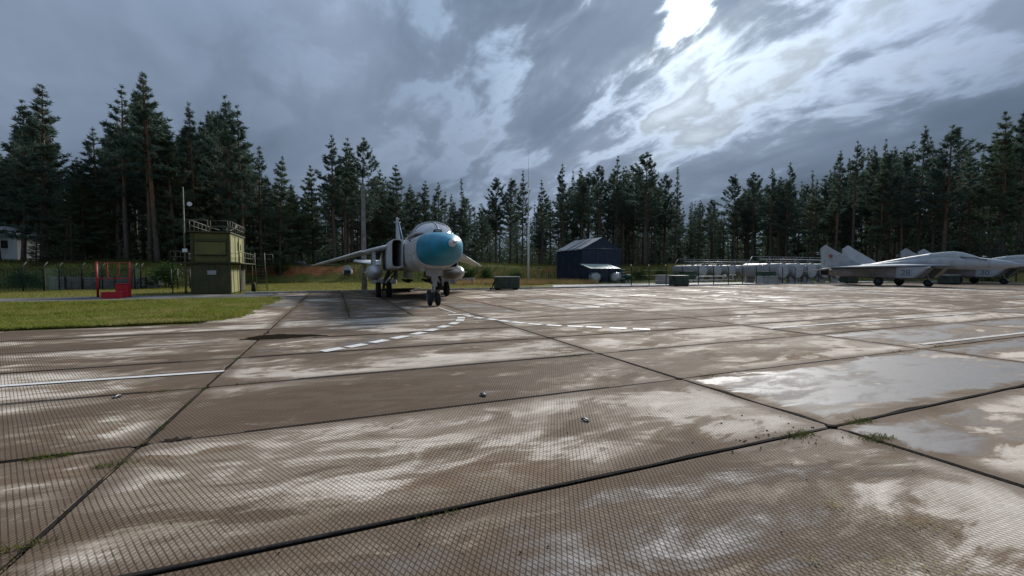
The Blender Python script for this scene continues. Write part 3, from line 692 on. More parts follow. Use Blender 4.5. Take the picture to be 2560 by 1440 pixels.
        o = link('star', star_mesh(.30), fn); o.rotation_euler = (math.pi / 2, 0, -math.pi / 2 if sg < 0 else math.pi / 2); o.location = (X(1.62) + X(.13) + sg * .085, 12.85, 3.12)
        MB().tube([(X(1.82), 13.9, 3.55), (X(1.82), 14.5, 3.55)], .025, 6).tube([(X(1.82), 13.9, 3.35), (X(1.82), 14.35, 3.35)], .025, 6).build('fin_probe', M_mig, fn)
        MB().box((X(1.63) + sg * .10, 13.6, 2.5), (.012, .05, 1.0)).build('rudder_seam', M_miglo, fn)
        tp = MB().loft(foil([(X(1.55), 12.3, 14.7, 0, .14), (X(3.75), 14.5, 15.5, 0, .04)])); a7, b7 = math.cos(R(9)), math.sin(R(9))
        tp.v = [(x, 13.2 + (y - 13.2) * a7, 1.74 - (y - 13.2) * b7 - (abs(x) - 1.55) * .04 + z) for x, y, z in tp.v]
        tp.build('tailplane', M_mig, t)
        g = MB().tube([(X(1.2), 8.0, 1.0), (X(1.5), 8.27, .62), (X(1.55), 8.27, .42)], [.08, .07, .06], 8).build('main_gear', M_steel, t)
        MB().tube([(X(1.1), 7.4, 1.0), (X(1.5), 8.2, .6)], .03, 6).build('brace', M_steel, g)
        wheel_parts(t, (X(1.66), 8.27, .43), .43, .22)
        MB().prism([(7.3, .98), (8.0, .98), (7.85, .55), (7.4, .6)], X(1.0), X(1.03), 'yz').build('gear_door', M_mig, t)
    g = MB().tube([(0, 5.4, 1.7), (0, 5.12, .95), (0, 5.05, .33)], [.09, .08, .05], 8).tube([(-.2, 5.05, .30), (.2, 5.05, .30)], .04, 8).tube([(0, 6.3, 1.6), (0, 5.2, .8)], .03, 6).build('nose_gear', M_steel, t)
    for q in (-.15, .15): wheel_parts(t, (q, 5.05, .305), .305, .14)
    MB().prism([(5.25, 1.6), (6.2, 1.6), (6.05, .95), (5.35, 1.0)], .28, .31, 'yz').build('gear_door', M_mig, t)
    MB().loft([[(q, math.cos(w) * .37 + 5.05, .305 + math.sin(w) * .37) for w in (R(10), R(50), R(90), R(130), R(165))] for q in (-.24, .24)], closed=False, cap=(False, False)).build('mudguard', M_gry, t)
    return t
MP = Vector((41.2, 36.0)); lat, aft = Vector((math.cos(R(20)), math.sin(R(20)))), Vector((-math.sin(R(20)), math.cos(R(20))))
fighter((MP.x, MP.y, .004), '28', 'pale grey twin-tail fighter numbered 28 parked beside the row of fuel tanks')
p2 = MP + lat * 17.5 + aft * 1.7
fighter((p2.x, p2.y, .004), '30', 'pale grey twin-tail fighter numbered 30 parked behind the fighter numbered 28')

# ================================================================ things standing round the apron
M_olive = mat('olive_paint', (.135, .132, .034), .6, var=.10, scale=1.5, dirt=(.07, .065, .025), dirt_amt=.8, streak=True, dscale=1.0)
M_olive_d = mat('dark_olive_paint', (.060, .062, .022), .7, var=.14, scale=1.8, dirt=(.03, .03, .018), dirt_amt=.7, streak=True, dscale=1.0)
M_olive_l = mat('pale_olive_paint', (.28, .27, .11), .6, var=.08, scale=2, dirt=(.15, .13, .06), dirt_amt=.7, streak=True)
M_rail = mat('weathered_rail', (.13, .13, .085), .6, var=.2, scale=6, dirt=(.10, .07, .04), dirt_amt=.6)
M_red = mat('fire_red', (.55, .010, .024), .5, var=.10, scale=3, dirt=(.16, .02, .02), dirt_amt=.5)
M_orange = mat('rusty_red', (.33, .07, .03), .7, var=.2, scale=4)
M_navy = mat('navy_tarpaulin', (.010, .022, .052), .45, var=.25, scale=2.2, bump=.25, dirt=(.05, .06, .085), dirt_amt=.5)
M_tarp_roof = mat('shiny_tarpaulin_roof', (.32, .34, .35), .55, var=.3, scale=9, bump=.9, dirt=(.08, .085, .09), dirt_amt=.7, dscale=4)
M_ggreen = mat('generator_green', (.022, .048, .032), .5, var=.2, scale=3, dirt=(.05, .05, .035), dirt_amt=.6)
M_gtop = mat('pale_lid', (.42, .44, .40), .5, var=.1)
M_tank = mat('fuel_tank_shaded_grey', (.21, .225, .225), .55, var=.09, scale=1.5, dirt=(.20, .17, .13), dirt_amt=.65, streak=True)  # darker than the tank ends: shading of the shells put into the colour
M_tcap = mat('tank_end_lit_grey', (.44, .46, .47), .5, var=.06, scale=2, dirt=(.28, .25, .21), dirt_amt=.5)  # paler than the shells: light on the tank ends put into the colour
M_pipe = mat('pale_pipe', (.42, .43, .42), .5, var=.1, scale=4, dirt=(.2, .17, .13), dirt_amt=.5)
M_mint = mat('pale_green_roof', (.34, .42, .37), .5, var=.06, scale=3)
M_fence = mat('green_fence_steel', (.010, .016, .014), .6, var=.2)
M_wood = mat('weathered_pole_concrete', (.235, .22, .20), .85, var=.2, scale=3, bump=.4, dirt=(.10, .09, .08), dirt_amt=.7, streak=True)
M_block = mat('grey_block', (.27, .25, .245), .9, var=.15, scale=2, bump=.4, dirt=(.11, .10, .09), dirt_amt=.7)
M_whitew = mat('white_plaster', (.74, .75, .76), .8, var=.05, scale=1.5, dirt=(.45, .44, .42), dirt_amt=.4)
M_brown = mat('brown_timber', (.10, .05, .03), .8, var=.2, scale=4)
M_mast = mat('white_mast_paint', (.62, .64, .66), .5, var=.06, scale=3, dirt=(.35, .34, .32), dirt_amt=.5)
M_gkiosk = mat('deep_green', (.012, .055, .035), .5, var=.15, scale=3)
def mk_net():
    m = bpy.data.materials.new('green_netting'); m.use_nodes = True; nt = m.node_tree; b = nt.nodes['Principled BSDF']
    b.inputs['Base Color'].default_value = (.012, .05, .033, 1); b.inputs['Roughness'].default_value = .8
    g = nt.nodes.new('ShaderNodeNewGeometry'); x, y, z = sep(nt, g.outputs['Position'])
    n = noise(nt, g.outputs['Position'], .8, 3)
    w = ((x * 14.0).fract() - .5).abs().sstep(.30, .42).max(((z * 14.0).fract() - .5).abs().sstep(.30, .42))
    nt.links.new((w * .45 + n.sstep(.3, .7) * .25).clamp().s, b.inputs['Alpha']); return m
M_net = mk_net()

# ---------------------------------------------------------------- observation post: two stacked olive cabins, deck, rails, ladder
C0 = Vector((-18.95, 29.0, 0))         # front right corner; the box runs left (-x) and back (+y)
post = thing('observation_post', 'olive green two-storey cabin post with railed roof deck and ladder beside the pines', 'cabin', (C0.x, C0.y, -.03), GA)
W, L = 2.25, 5.0
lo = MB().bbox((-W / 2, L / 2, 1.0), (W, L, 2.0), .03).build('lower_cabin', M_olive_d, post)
MB().bbox((-W / 2 + .05, -.012, 1.42), (.5, .03, .28), .01).build('window', M_gry, lo)
MB().bbox((-W / 2 + .05, -.006, 1.42), (.6, .02, .38), .01).build('window_frame', M_olive_d, lo)
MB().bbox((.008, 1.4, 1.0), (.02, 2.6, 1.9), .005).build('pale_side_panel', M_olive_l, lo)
MB().bbox((.012, 3.6, .98), (.02, .75, 1.85), .005).build('door', M_black, lo)
for y in (.75, 2.1): MB().bbox((.026, y, .98), (.03, .09, 1.86), .005).build('rib', M_olive_d, lo)
for x in (-.06, -W + .06): MB().bbox((x, -.01, 1.0), (.12, .04, 1.98), .01).build('corner_post', M_olive_d, lo)
fl = MB().bbox((-W / 2 - .25, L / 2 + .1, 2.055), (W + 1.75, L + .5, .07), .01).build('deck', M_olive_d, post)
z0, z1 = 2.1, 4.05
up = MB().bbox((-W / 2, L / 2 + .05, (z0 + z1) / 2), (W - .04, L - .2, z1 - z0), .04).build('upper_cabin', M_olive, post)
MB().bbox((-W / 2, .035 - .02, 3.02), (1.72, .05, .82), .012).build('shutter', M_olive, up)
MB().bbox((-W / 2, .05, 3.56), (1.86, .07, .16), .01).build('shutter_hood', M_olive_d, up)
MB().bbox((-W / 2, .02, 2.58), (1.76, .05, .05), .01).build('shutter_bar', M_black, up)
for x in (-.10, -W + .10): MB().bbox((x, .06, 3.05), (.16, .07, 1.9), .01).build('corner_post', M_olive_d, up)
MB().bbox((-.012, 1.35, 3.02), (.03, 2.4, 1.7), .008).build('pale_side_panel', M_olive_l, up)
MB().bbox((-.008, 3.4, 3.0), (.03, 1.0, 1.75), .008).build('door', M_olive_l, up)
MB().bbox((.012, 3.4, 3.25), (.02, .34, .42), .008).build('window', M_black, up)
MB().bbox((.012, 2.35, 3.3), (.02, .16, .6), .008).build('slit_window', M_black, up)
for y in (1.5, 2.75): MB().bbox((.01, y, 3.02), (.04, .07, 1.8), .008).build('rib', M_olive_d, up)
rf = MB().bbox((-W / 2, L / 2, z1 + .05), (W + .1, L + .05, .1), .02).build('roof', M_olive_d, post)
def rail(parent, pts, h, name='railing', mids=(.5,), post_every=1.0, r=.02):
    for a, b in zip(pts, pts[1:]):
        a, b = Vector(a), Vector(b); d = (b - a).length; k = max(1, round(d / post_every))
        mb = MB(); mb.tube([a + Vector((0, 0, h)), b + Vector((0, 0, h))], r, 6)
        for m_ in mids: mb.tube([a + Vector((0, 0, h * m_)), b + Vector((0, 0, h * m_))], r * .8, 6)
        for i in range(k + 1): p = a.lerp(b, i / k); mb.tube([p, p + Vector((0, 0, h))], r, 6)
        mb.build(name, M_rail, parent)
Zr = z1 + .1
rail(post, [(-W, .05, Zr), (-W + 1.0, .05, Zr)], .72, r=.022); rail(post, [(-W + 1.15, .05, Zr), (-.12, .05, Zr)], .72, r=.022)
rail(post, [(0, .1, Zr), (0, 4.9, Zr)], .72, r=.022, post_every=.8); rail(post, [(-W, .1, Zr), (-W, 4.9, Zr)], .72, r=.022); rail(post, [(-W, 4.9, Zr), (0, 4.9, Zr)], .72, r=.022)
MB().tube([(-W, .08, Zr + .7), (-W + .9, .3, Zr + .32), (-W + 1.6, .5, Zr + .12)], .024, 6).build('stair_rail', M_rail, post)
MB().tube([(-.4, .06, Zr + .12), (-.1, 1.0, Zr + .18), (0, 1.9, Zr + .45), (-.02, 2.4, Zr + .7)], .028, 6).build('hoop_rail', M_rail, post)
zd = 2.09
rail(post, [(-W - 1.05, 0, zd), (-W - .1, 0, zd)], .72); rail(post, [(-W - 1.05, 0, zd), (-W - 1.05, 5, zd)], .72)
rail(post, [(-.55, -.1, zd), (.55, -.1, zd)], .62, r=.014); rail(post, [(.55, -.1, zd), (.55, 5.0, zd)], .72, r=.018)
# ladder at the back right
ld = MB()
for x in (.75, 1.42): ld.tube([(x + .25, 3.6, .03), (x, 4.6, 2.1), (x - .05, 4.8, 2.95)], .028, 6)
ldo = ld.build('ladder', M_rail, post)
for i in range(9):
    t = i / 8.5; MB().tube([(1.0 - .25 * t, 3.6 + t, .06 + 2.0 * t), (1.67 - .25 * t, 3.6 + t, .06 + 2.0 * t)], .018, 6).build('rung', M_rail, ldo)
rail(post, [(.6, 5.0, zd), (1.9, 5.2, zd)], .75)
for x in (-W - 1.0, .5):
    for y in (.1, 4.9): MB().tube([(x, y, .0), (x, y, 2.05)], .035, 6).build('deck_leg', M_olive_d, post)
# mast with loudspeaker beside it
pm = grid(*to_grid(-21.25, 28.0)); 
mast = thing('signal_mast', 'thin tall steel mast with a small white loudspeaker beside the olive cabin post', 'mast', (pm.x, pm.y, -.03), GA)
MB().tube([(0, 0, 0), (0, 0, 3.2), (0, 0, 6.95)], [.06, .05, .03], 8).build('pole', M_rail, mast)
MB().tube([(0, 0, 5.75), (.34, .0, 5.8)], .02, 6).build('bracket', M_rail, mast)
hn = MB().tube([(.34, .12, 5.85), (.34, .0, 5.85), (.36, -.12, 5.85), (.38, -.2, 5.85)], [.06, .08, .11, .14], 14).build('loudspeaker', M_whitew, mast)
MB().bbox((.02, -.06, 2.85), (.26, .12, .22), .02).build('junction_box', M_whitew, mast)
# extinguisher by the post
ex = thing('extinguisher', 'black upright extinguisher cylinder standing at the foot of the olive cabin post', 'extinguisher', (*(C0 + Vector((.55, 1.6, 0)))[:2], -.02))
MB().tube([(0, 0, 0), (0, 0, .55), (0, 0, .66), (0, 0, .72)], [.14, .14, .08, .03], 14).build('cylinder', M_black, ex)
MB().tube([(0, 0, .70), (.09, 0, .74), (.14, 0, .6)], .018, 6).build('hose', M_black, ex)

# ---------------------------------------------------------------- fire point
fp = gp(244, 742.5); fire = thing('fire_point_frame', 'red steel fire point frame with hanging bars on the grass beside the asphalt path', 'frame', (fp.x, fp.y, -.03), GA)
for x in (0, 1.5): MB().tube([(x, 0, 0), (x, 0, 2.05)], .042, 8).build('post', M_red, fire)
MB().tube([(0, .0, 2.0), (1.5, .0, 2.0)], .03, 6).build('top_rail', M_orange, fire)
MB().tube([(.03, .02, 1.08), (1.47, .02, 1.08)], .026, 6).build('lower_rail', M_red, fire)
for x in (.46, .98): MB().box((x, .02, 1.54), (.08, .05, .92)).build('hanging_bar', M_orange, fire)
MB().tube([(0, .1, 0), (0, .1, 2.0)], .035, 6).build('back_post', M_brown, fire)
sb = gp(277, 745.5); box1 = thing('sand_box', 'long low bright red sand box in front of the fire point frame', 'box', (sb.x, sb.y, -.03), GA)
MB().bbox((0, .2, .17), (.84, .42, .34), .02).build('trough', M_red, box1); MB().bbox((0, .2, .355), (.88, .46, .03), .01).build('lid', M_red, box1)
p = gp(288, 743); box2 = thing('fire_drum', 'squat bright red square drum standing behind the long low red sand box', 'drum', (p.x + .1, p.y + .42, -.03), GA)
MB().bbox((0, 0, .38), (.58, .5, .76), .05).build('body', M_red, box2); MB().bbox((0, 0, .775), (.62, .54, .03), .01).build('lid', M_red, box2)

# ---------------------------------------------------------------- utility pole
up_ = gp(911, 724); pole = thing('utility_pole', 'weathered grey square concrete utility pole with insulators on the grass verge', 'pole', (up_.x, up_.y, -.05), GA)
MB().loft([[(-w, -w, z), (w, -w, z), (w, w, z), (-w, w, z)] for z, w in ((0, .20), (4.2, .165), (8.45, .125))], smooth=False).build('shaft', M_wood, pole)
for z, x in ((7.9, -.30), (7.45, .32)):
    br = MB().tube([(-.2, -.15, z - .08), (x, -.16, z - .05), (x, -.16, z + .02)], .022, 6).build('bracket', M_steel, pole)
    MB().tube([(x, -.16, z), (x, -.16, z + .08), (x, -.16, z + .16)], [.05, .065, .03], 10).build('insulator', M_whitew, pole)
MB().bbox((-.18, -.2, 1.75), (.3, .14, .42), .02).build('meter_box', M_pipe, pole)
MB().tube([(.2, -.2, 0), (.22, -.21, 1.2)], .025, 6).build('conduit', M_pipe, pole)

# ---------------------------------------------------------------- generators on the apron edge
def generator(px, py, wid, label, arm=True, rz=GA):
    p = gp(px, py); g = thing('ground_power_unit', label, 'generator', (p.x, p.y, .0), rz, 'green ground power units')
    b = MB().bbox((0, .45, .56), (wid, .9, .9), .035).build('housing', M_ggreen, g)
    for x in (-wid * .24, wid * .24): MB().bbox((x, -.012, .58), (wid * .44, .03, .72), .015).build('side_panel', M_ggreen, b)
    MB().bbox((0, .45, 1.03), (wid + .03, .93, .05), .012).build('lid', M_gtop, g)
    for z in (.42, .75): MB().box((0, -.034, z), (wid * .9, .012, .02)).build('groove', M_black, b)
    for x in (-wid / 2 + .2, wid / 2 - .2): MB().box((x, .45, .06), (.12, .9, .12)).build('skid', M_black, g)
    MB().bbox((-wid / 2 - .012, .3, .8), (.03, .3, .2), .008).build('vent', M_black, g)
    if arm:
        a = MB().tube([(-wid / 2 + .1, .3, .12), (-wid / 2 - .45, .3, .08)], .035, 6)
        a.tube([(-wid / 2, .3, .6), (-wid / 2 - .18, .3, .62), (-wid / 2 - .38, .3, .1)], .045, 6).build('tow_bar', M_black, g)
        wheel_parts(g, (-wid / 2 - .48, .3, .09), .09, .08, M_tyre, M_black)
    return g
generator(1272, 724.5, 1.9, 'dark green ground power unit with tow bar by the kerb near the white antenna mast')
generator(1706, 715.5, 1.75, 'dark green ground power unit with long tow bar in front of the fuel tank fence')
generator(2132, 708, 2.2, 'dark low power unit half hidden beneath the tail of the fighter numbered 28', arm=False)
generator(2385, 711, 2.6, 'long olive equipment case lying under the fighter numbered 30', arm=False)

# ---------------------------------------------------------------- antenna mast
am = Vector((at(1321, 50), 50, -.05)); ant = thing('antenna_mast', 'tall slender white antenna mast rising above the trees with a fine whip on top', 'mast', am)
MB().tube([(0, 0, 0), (0, 0, 4.5), (0, 0, 8.0)], [.13, .12, .10], 10).build('lower_tube', M_mast, ant)
MB().tube([(0, 0, 8.0), (0, 0, 11.2)], [.075, .05], 8).build('upper_tube', M_mast, ant)
MB().tube([(0, 0, 11.2), (-.03, 0, 15.5)], [.03, .012], 6).build('whip', M_mast, ant)
for z, r in ((8.0, .14), (9.0, .10), (11.2, .07)): MB().tube([(0, 0, z - .06), (0, 0, z + .06)], r, 10).build('collar', M_steel, ant)
for z, x in ((7.6, -.3), (8.9, .26), (9.4, -.25), (10.4, .22)): MB().tube([(0, 0, z), (x, -.05, z + .08)], .025, 6).build('step_bracket', M_mast, ant)
MB().bbox((0, 0, .1), (.5, .5, .3), .02).build('footing', M_conc, ant)

# ---------------------------------------------------------------- navy tent hangar
T0 = Vector((at(1455, 58), 58.0, -.03)); tent = thing('tent_hangar', 'large navy tarpaulin tent hangar with pale shiny pitched roof at the forest edge', 'tent', T0, GA)
w, l, e, rg_ = 6.3, 7.2, 4.55, 6.1
def drape(P0, P1, zt0, zt1, n=26, m=14, amp=.05, seed=0):
    """cloth wall between two ground points, pushed in and out in folds"""
    P0, P1 = Vector(P0), Vector(P1); d = P1 - P0; nn = Vector((d.y, -d.x, 0)).normalized(); vs = []
    for j in range(m + 1):
        for i in range(n + 1):
            a, b = i / n, j / m; zt = zt0 + (zt1 - zt0) * a; z = zt * b
            k = (math.sin(a * 37 + seed + b * 3) * .4 + mnoise.noise(Vector((a * 9 + seed, b * 4, 0))) * 1.3) * amp * math.sin(math.pi * min(1, b * 1.02)) ** .5
            q = P0 + d * a + nn * k; vs.append((q.x, q.y, z))
    return MB().add(vs, [(j * (n + 1) + i, j * (n + 1) + i + 1, (j + 1) * (n + 1) + i + 1, (j + 1) * (n + 1) + i) for j in range(m) for i in range(n)], True)
drape((0, 0, 0), (w, 0, 0), e, e, seed=1).build('front_curtain', M_navy, tent)
drape((0, l, 0), (0, 0, 0), e, e, seed=4, amp=.08).build('side_curtain', M_navy, tent)
drape((w, 0, 0), (w, l, 0), e, e, seed=7).build('side_curtain', M_navy, tent)
drape((w, l, 0), (0, l, 0), e, e, seed=9).build('back_curtain', M_navy, tent)
for y in (-.02, l + .02): MB().add([(0, y, e), (w, y, e), (w / 2, y - .04, rg_)], [(0, 1, 2)]).build('gable', M_navy, tent)
for sg in (0, 1):
    x0 = -.18 if sg == 0 else w + .18; vs = []
    for i in range(15):
        for j in range(9):
            a, b = i / 14, j / 8; z = e - .12 + (rg_ + .04 - e + .12) * b + mnoise.noise(Vector((a * 7, b * 3, sg * 5))) * .05 - .05 * math.sin(a * math.pi * 3) ** 2 * (1 - b)
            vs.append((x0 + (w / 2 - x0) * b, -.12 + (l + .24) * a, z))
    MB().add(vs, [(i * 9 + j, i * 9 + j + 1, (i + 1) * 9 + j + 1, (i + 1) * 9 + j) for i in range(14) for j in range(8)], True).build('roof_sheet', M_tarp_roof, tent)
for a in (.3, .55): MB().tube([(-.2, l * a, e - .1), (w / 2, l * a, rg_ + .06)], .035, 6).build('roof_rope', M_navy, tent)
M_navyl = mat('faded_navy_seam', (.06, .075, .12), .5, var=.2)
MB().tube([(-.05, -.07, e - .02), (w + .05, -.07, e - .02)], .06, 6).build('seam', M_navyl, tent)
for x in (w * .37, w * .63): MB().box((x, -.075, e * .71), (.06, .02, e * .5)).build('seam', M_navyl, tent)
MB().tube([(.1 + i * (w - .2) / 14, -.1 - .03 * math.sin(i * 2.1), 2.2 + .06 * math.sin(i * 1.7)) for i in range(15)], .09, 6).build('rolled_hem', M_navyl, tent)

# ---------------------------------------------------------------- shelter with two silver tanks
S0 = Vector((at(1480, 53), 53.0, -.03)); sh = thing('tank_shelter', 'pale green sloping sheet shelter on thin posts in front of the navy tent', 'shelter', S0, GA)
M_mint2 = M_mint
for i in range(4):
    x0, x1 = -.3 + i * 1.12, -.3 + (i + 1) * 1.12 - .04
    MB().add([(x0, -.2, 1.82), (x1, -.2, 1.82), (x1, 2.4, 2.42), (x0, 2.4, 2.42), (x0, -.2, 1.79), (x1, -.2, 1.79), (x1, 2.4, 2.39), (x0, 2.4, 2.39)],
             [(0, 1, 2, 3), (7, 6, 5, 4), (0, 4, 5, 1), (2, 6, 7, 3), (0, 3, 7, 4), (1, 5, 6, 2)]).build('roof_sheet', M_mint, sh)
for i in range(4):
    for y, z in ((-.1, 1.8), (2.3, 2.36)): MB().tube([(-.2 + i * 1.42, y, 0), (-.2 + i * 1.42, y, z)], .035, 6).build('post', M_fence, sh)
for y, z in ((-.1, 1.74), (2.3, 2.3)): MB().tube([(-.3, y, z), (4.1, y, z)], .03, 6).build('beam', M_fence, sh)
def htank(name, loc, rz, r, Lt, label, group, cat='tank', m=None, legs=True, zc=None, hatch=True):
    t = thing(name, label, cat, loc, rz, group); m = m or M_tank; zc = zc or r + .55; N = 26
    prof = [(0, .0), (-.16, .55), (-.12, .8), (-.04, .95), (.03, 1.0), (Lt, 1.0), (Lt + .1, .9), (Lt + .16, .5)]
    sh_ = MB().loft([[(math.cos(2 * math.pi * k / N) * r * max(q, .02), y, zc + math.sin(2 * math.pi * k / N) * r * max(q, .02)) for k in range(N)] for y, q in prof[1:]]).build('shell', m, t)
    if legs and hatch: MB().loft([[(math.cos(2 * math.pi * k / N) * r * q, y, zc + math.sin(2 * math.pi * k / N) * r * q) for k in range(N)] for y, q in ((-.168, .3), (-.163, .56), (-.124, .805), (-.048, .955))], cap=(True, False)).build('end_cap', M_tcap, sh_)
    for y in (.03, Lt * .5, Lt - .1): MB().loft([[(math.cos(2 * math.pi * k / N) * (r + .012), y + a, zc + math.sin(2 * math.pi * k / N) * (r + .012)) for k in range(N)] for a in (0, .05)], cap=(False, False)).build('band', M_gry, sh_)
    if legs:
        for y in (.5, Lt - .6): MB().bbox((0, y, (zc - r * .72) / 2), (r * 1.5, .25, zc - r * .72), .02).build('saddle', M_conc, t)
    if hatch: MB().tube([(0, Lt * .35, zc + r * .97), (0, Lt * .35, zc + r + .14)], .2, 12).build('hatch', m, t)
    return t
M_silv2 = mat('silver_tank', (.50, .52, .53), .35, metal=.4, var=.06, scale=3)
for i, (px, Y) in enumerate(((1490, 53.6), (1537, 54.2))):
    htank('silver_tank', (at(px, Y), Y, -.03), GA + R(-52 if i else -20), .62, 1.5, ('short silver cylindrical tank with bright highlight under the pale green shelter', 'short dull silver cylindrical tank beside a post under the pale green shelter')[1 - i], 'silver tanks under the shelter', m=M_silv2, zc=.72, hatch=False)
pu = thing('pump_unit', 'small green pump with stacked valves standing at the end of the pale green shelter', 'pump', (at(1560, 55), 55, -.03), GA)
MB().tube([(0, 0, .75), (.9, 0, .75)], .34, 14).build('motor', M_gkiosk, pu); MB().bbox((-.2, 0, .8), (.35, .4, 1.6), .03).build('manifold', M_gkiosk, pu)
for z in (.5, .95, 1.3, 1.65): MB().tube([(-.2, 0, z), (-.2, 0, z + .1)], .28, 12).build('flange', M_pipe, pu)
for x in (-.3, .2, .7): MB().box((x, 0, .2), (.1, .4, .42)).build('leg', M_pipe, pu)

# ---------------------------------------------------------------- fuel tanks in two rows, pipe runs above them
ORD = ['first', 'second', 'third', 'fourth', 'fifth', 'sixth']
for i in range(5):
    p = Vector((26.6 + 2.72 * CU * i, 60 + 2.72 * SU * i, -.03))
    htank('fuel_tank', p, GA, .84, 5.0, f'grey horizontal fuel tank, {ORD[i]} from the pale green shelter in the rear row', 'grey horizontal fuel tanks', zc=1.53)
for i in range(5):
    p = Vector((32.9 + 2.62 * CU * i, 52.2 + 2.62 * SU * i, -.03))
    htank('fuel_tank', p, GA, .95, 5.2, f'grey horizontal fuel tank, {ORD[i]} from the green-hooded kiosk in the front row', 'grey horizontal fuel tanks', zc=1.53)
def pipe_run(o, n, sp, z, label):
    t = thing('pipe_run', label, 'pipes', o, GA)
    MB().tube([(-1.2, 2.2, z), (n * sp, 2.2, z)], .07, 8).build('main_pipe', M_pipe, t)
    MB().tube([(-1.8, 2.8, z + .35), (n * sp, 2.8, z + .35)], .03, 6).build('hand_rail', M_pipe, t)
    MB().tube([(-1.2, 3.3, z - .25), (n * sp, 3.3, z - .25)], .05, 8).build('return_pipe', M_gkiosk, t)
    MB().tube([(-1.8, 2.8, z + .35), (-2.7, 2.8, z - .75)], .03, 6).build('stair_rail', M_pipe, t)
    for i in range(n):
        MB().tube([(i * sp, 2.2, z - .4), (i * sp, 2.2, z)], .05, 6).build('drop_pipe', M_pipe, t); MB().tube([(i * sp + 1.3, 2.8, z - .5), (i * sp + 1.3, 2.8, z + .35)], .025, 6).build('stanchion', M_pipe, t)
    for i in range(0, n + 1, 2): MB().tube([(i * sp + 1.3, 2.5, 0), (i * sp + 1.3, 2.5, z - .3)], .05, 6).build('support', M_pipe, t)
    return t
pipe_run((26.6, 60, -.03), 5, 2.72, 2.85, 'pale pipes and hand rail running above the rear row of fuel tanks')
pipe_run((32.9, 52.2, -.03), 6, 2.62, 2.98, 'pale pipes and hand rail running above the front row of fuel tanks')
fm = thing('fuel_manifold', 'low pale pipe manifold with raised elbows in front of the rear fuel tanks', 'pipes', (at(1712, 54), 54, -.03), GA)
MB().tube([(-1.0, 0, .75), (0, 0, .75), (.5, 0, .3), (8.5, 0, .3)], .09, 8).build('long_pipe', M_pipe, fm)
MB().tube([(2.0, .3, .3), (2.5, .3, .8), (7.5, .3, .8)], .07, 8).build('upper_pipe', M_pipe, fm)
for i, x in enumerate((6.4, 7.4, 8.2)): MB().tube([(x, -.1, .1), (x, -.1, .95), (x + .5, -.1, .95)], .08, 8).build('riser', M_pipe, fm)
for x in (1, 3.5, 6): MB().bbox((x, .1, .12), (.25, .6, .24), .02).build('footing', M_conc, fm)
ks = thing('kiosk', 'squat grey steel kiosk with a bright green hood before the front fuel tanks', 'kiosk', (at(1908, 48.5), 48.5, -.03), GA)
MB().bbox((1.2, .5, .42), (2.4, 1.0, .84), .03).build('body', M_gry, ks); MB().bbox((1.05, .5, 1.2), (2.2, .9, .5), .03).build('hood', M_gkiosk, ks)
MB().bbox((1.2, .45, .9), (2.5, 1.1, .06), .01).build('shelf', M_pipe, ks)
for x in (.1, 2.1): MB().box((x, .1, 1.0), (.06, .06, .4)).build('upright', M_fence, ks)
cb_ = thing('concrete_block', 'pale grey concrete box beside the pad near the second power unit', 'block', (at(1658, 50), 50, -.03), GA)
MB().bbox((0, 0, .5), (1.5, 1.0, 1.0), .03).build('body', M_block, cb_); MB().bbox((0, 0, 1.03), (1.6, 1.1, .08), .02).build('cap', M_conc, cb_)
gs = thing('green_bin', 'low dark green steel bin behind the second power unit', 'bin', (at(1718, 57), 57, -.03), GA)
MB().bbox((0, 0, .75), (1.9, 1.0, 1.3), .04).build('body', M_gkiosk, gs); MB().bbox((0, 0, 1.42), (2.0, 1.1, .06), .02).build('lid', M_gkiosk, gs)

# ---------------------------------------------------------------- steel post fences
def fence(name, label, pts, h=2.15, wires=(.12, .6, 1.1, 1.6), bend=True, net=False, zoff=-.05, dr=(0, .28)):
    a = pts[0]; t = thing(name, label, 'fence', (a[0], a[1], 0))
    P = [Vector((x - a[0], y - a[1], ground_z(x, y) if ground_z(x, y) > 0 else zoff)) for x, y in pts]
    for p in P:
        q = [p, p + Vector((0, 0, h * .86))]
        if bend: q.append(p + Vector((dr[0], dr[1], h)))
        MB().tube(q, .046, 6).build('post', M_fence, t)
    for z in wires:
        MB().tube([p + Vector((0, 0, z)) for p in P], .008, 4).build('wire', M_fence, t)
    if net:
        n = len(P); MB().add([p + Vector((0, .03, .05)) for p in P] + [p + Vector((0, .03, h * .8)) for p in P], [(i, i + 1, n + i + 1, n + i) for i in range(n - 1)]).build('netting', M_net, t)
    return t
o = Vector((22.0, 46.2)); fence('post_fence', 'black steel post fence with bent tops and thin wires before the fuel tanks', [(o.x + CU * d, o.y + SU * d) for d in np.arange(-11.2, 21, 2.15)])
fence('post_fence', 'black steel post fence with green netting standing on the grass by the white building', [(at(-60, 29), 29), (at(57, 31), 31), (at(110, 32), 32), (at(148, 33.5), 33.5), (at(205, 34.6), 34.6), (at(256, 35.0), 35.0), (at(337, 35.6), 35.6), (at(352, 36.4), 36.4)], net=True, h=2.2)
fence('post_fence', 'short run of black steel fence posts between the concrete wall and the olive post', [(at(428, 36.5), 36.5), (at(444, 36), 36), (at(463, 35.8), 35.8), (at(475, 36.4), 36.4)], h=2.0, bend=False)
fence('post_fence', 'thin black fence posts in the long grass left of the navy tent', [(at(1353, 58), 58), (at(1372, 58.4), 58.4), (at(1386, 58.8), 58.8)], h=1.6)

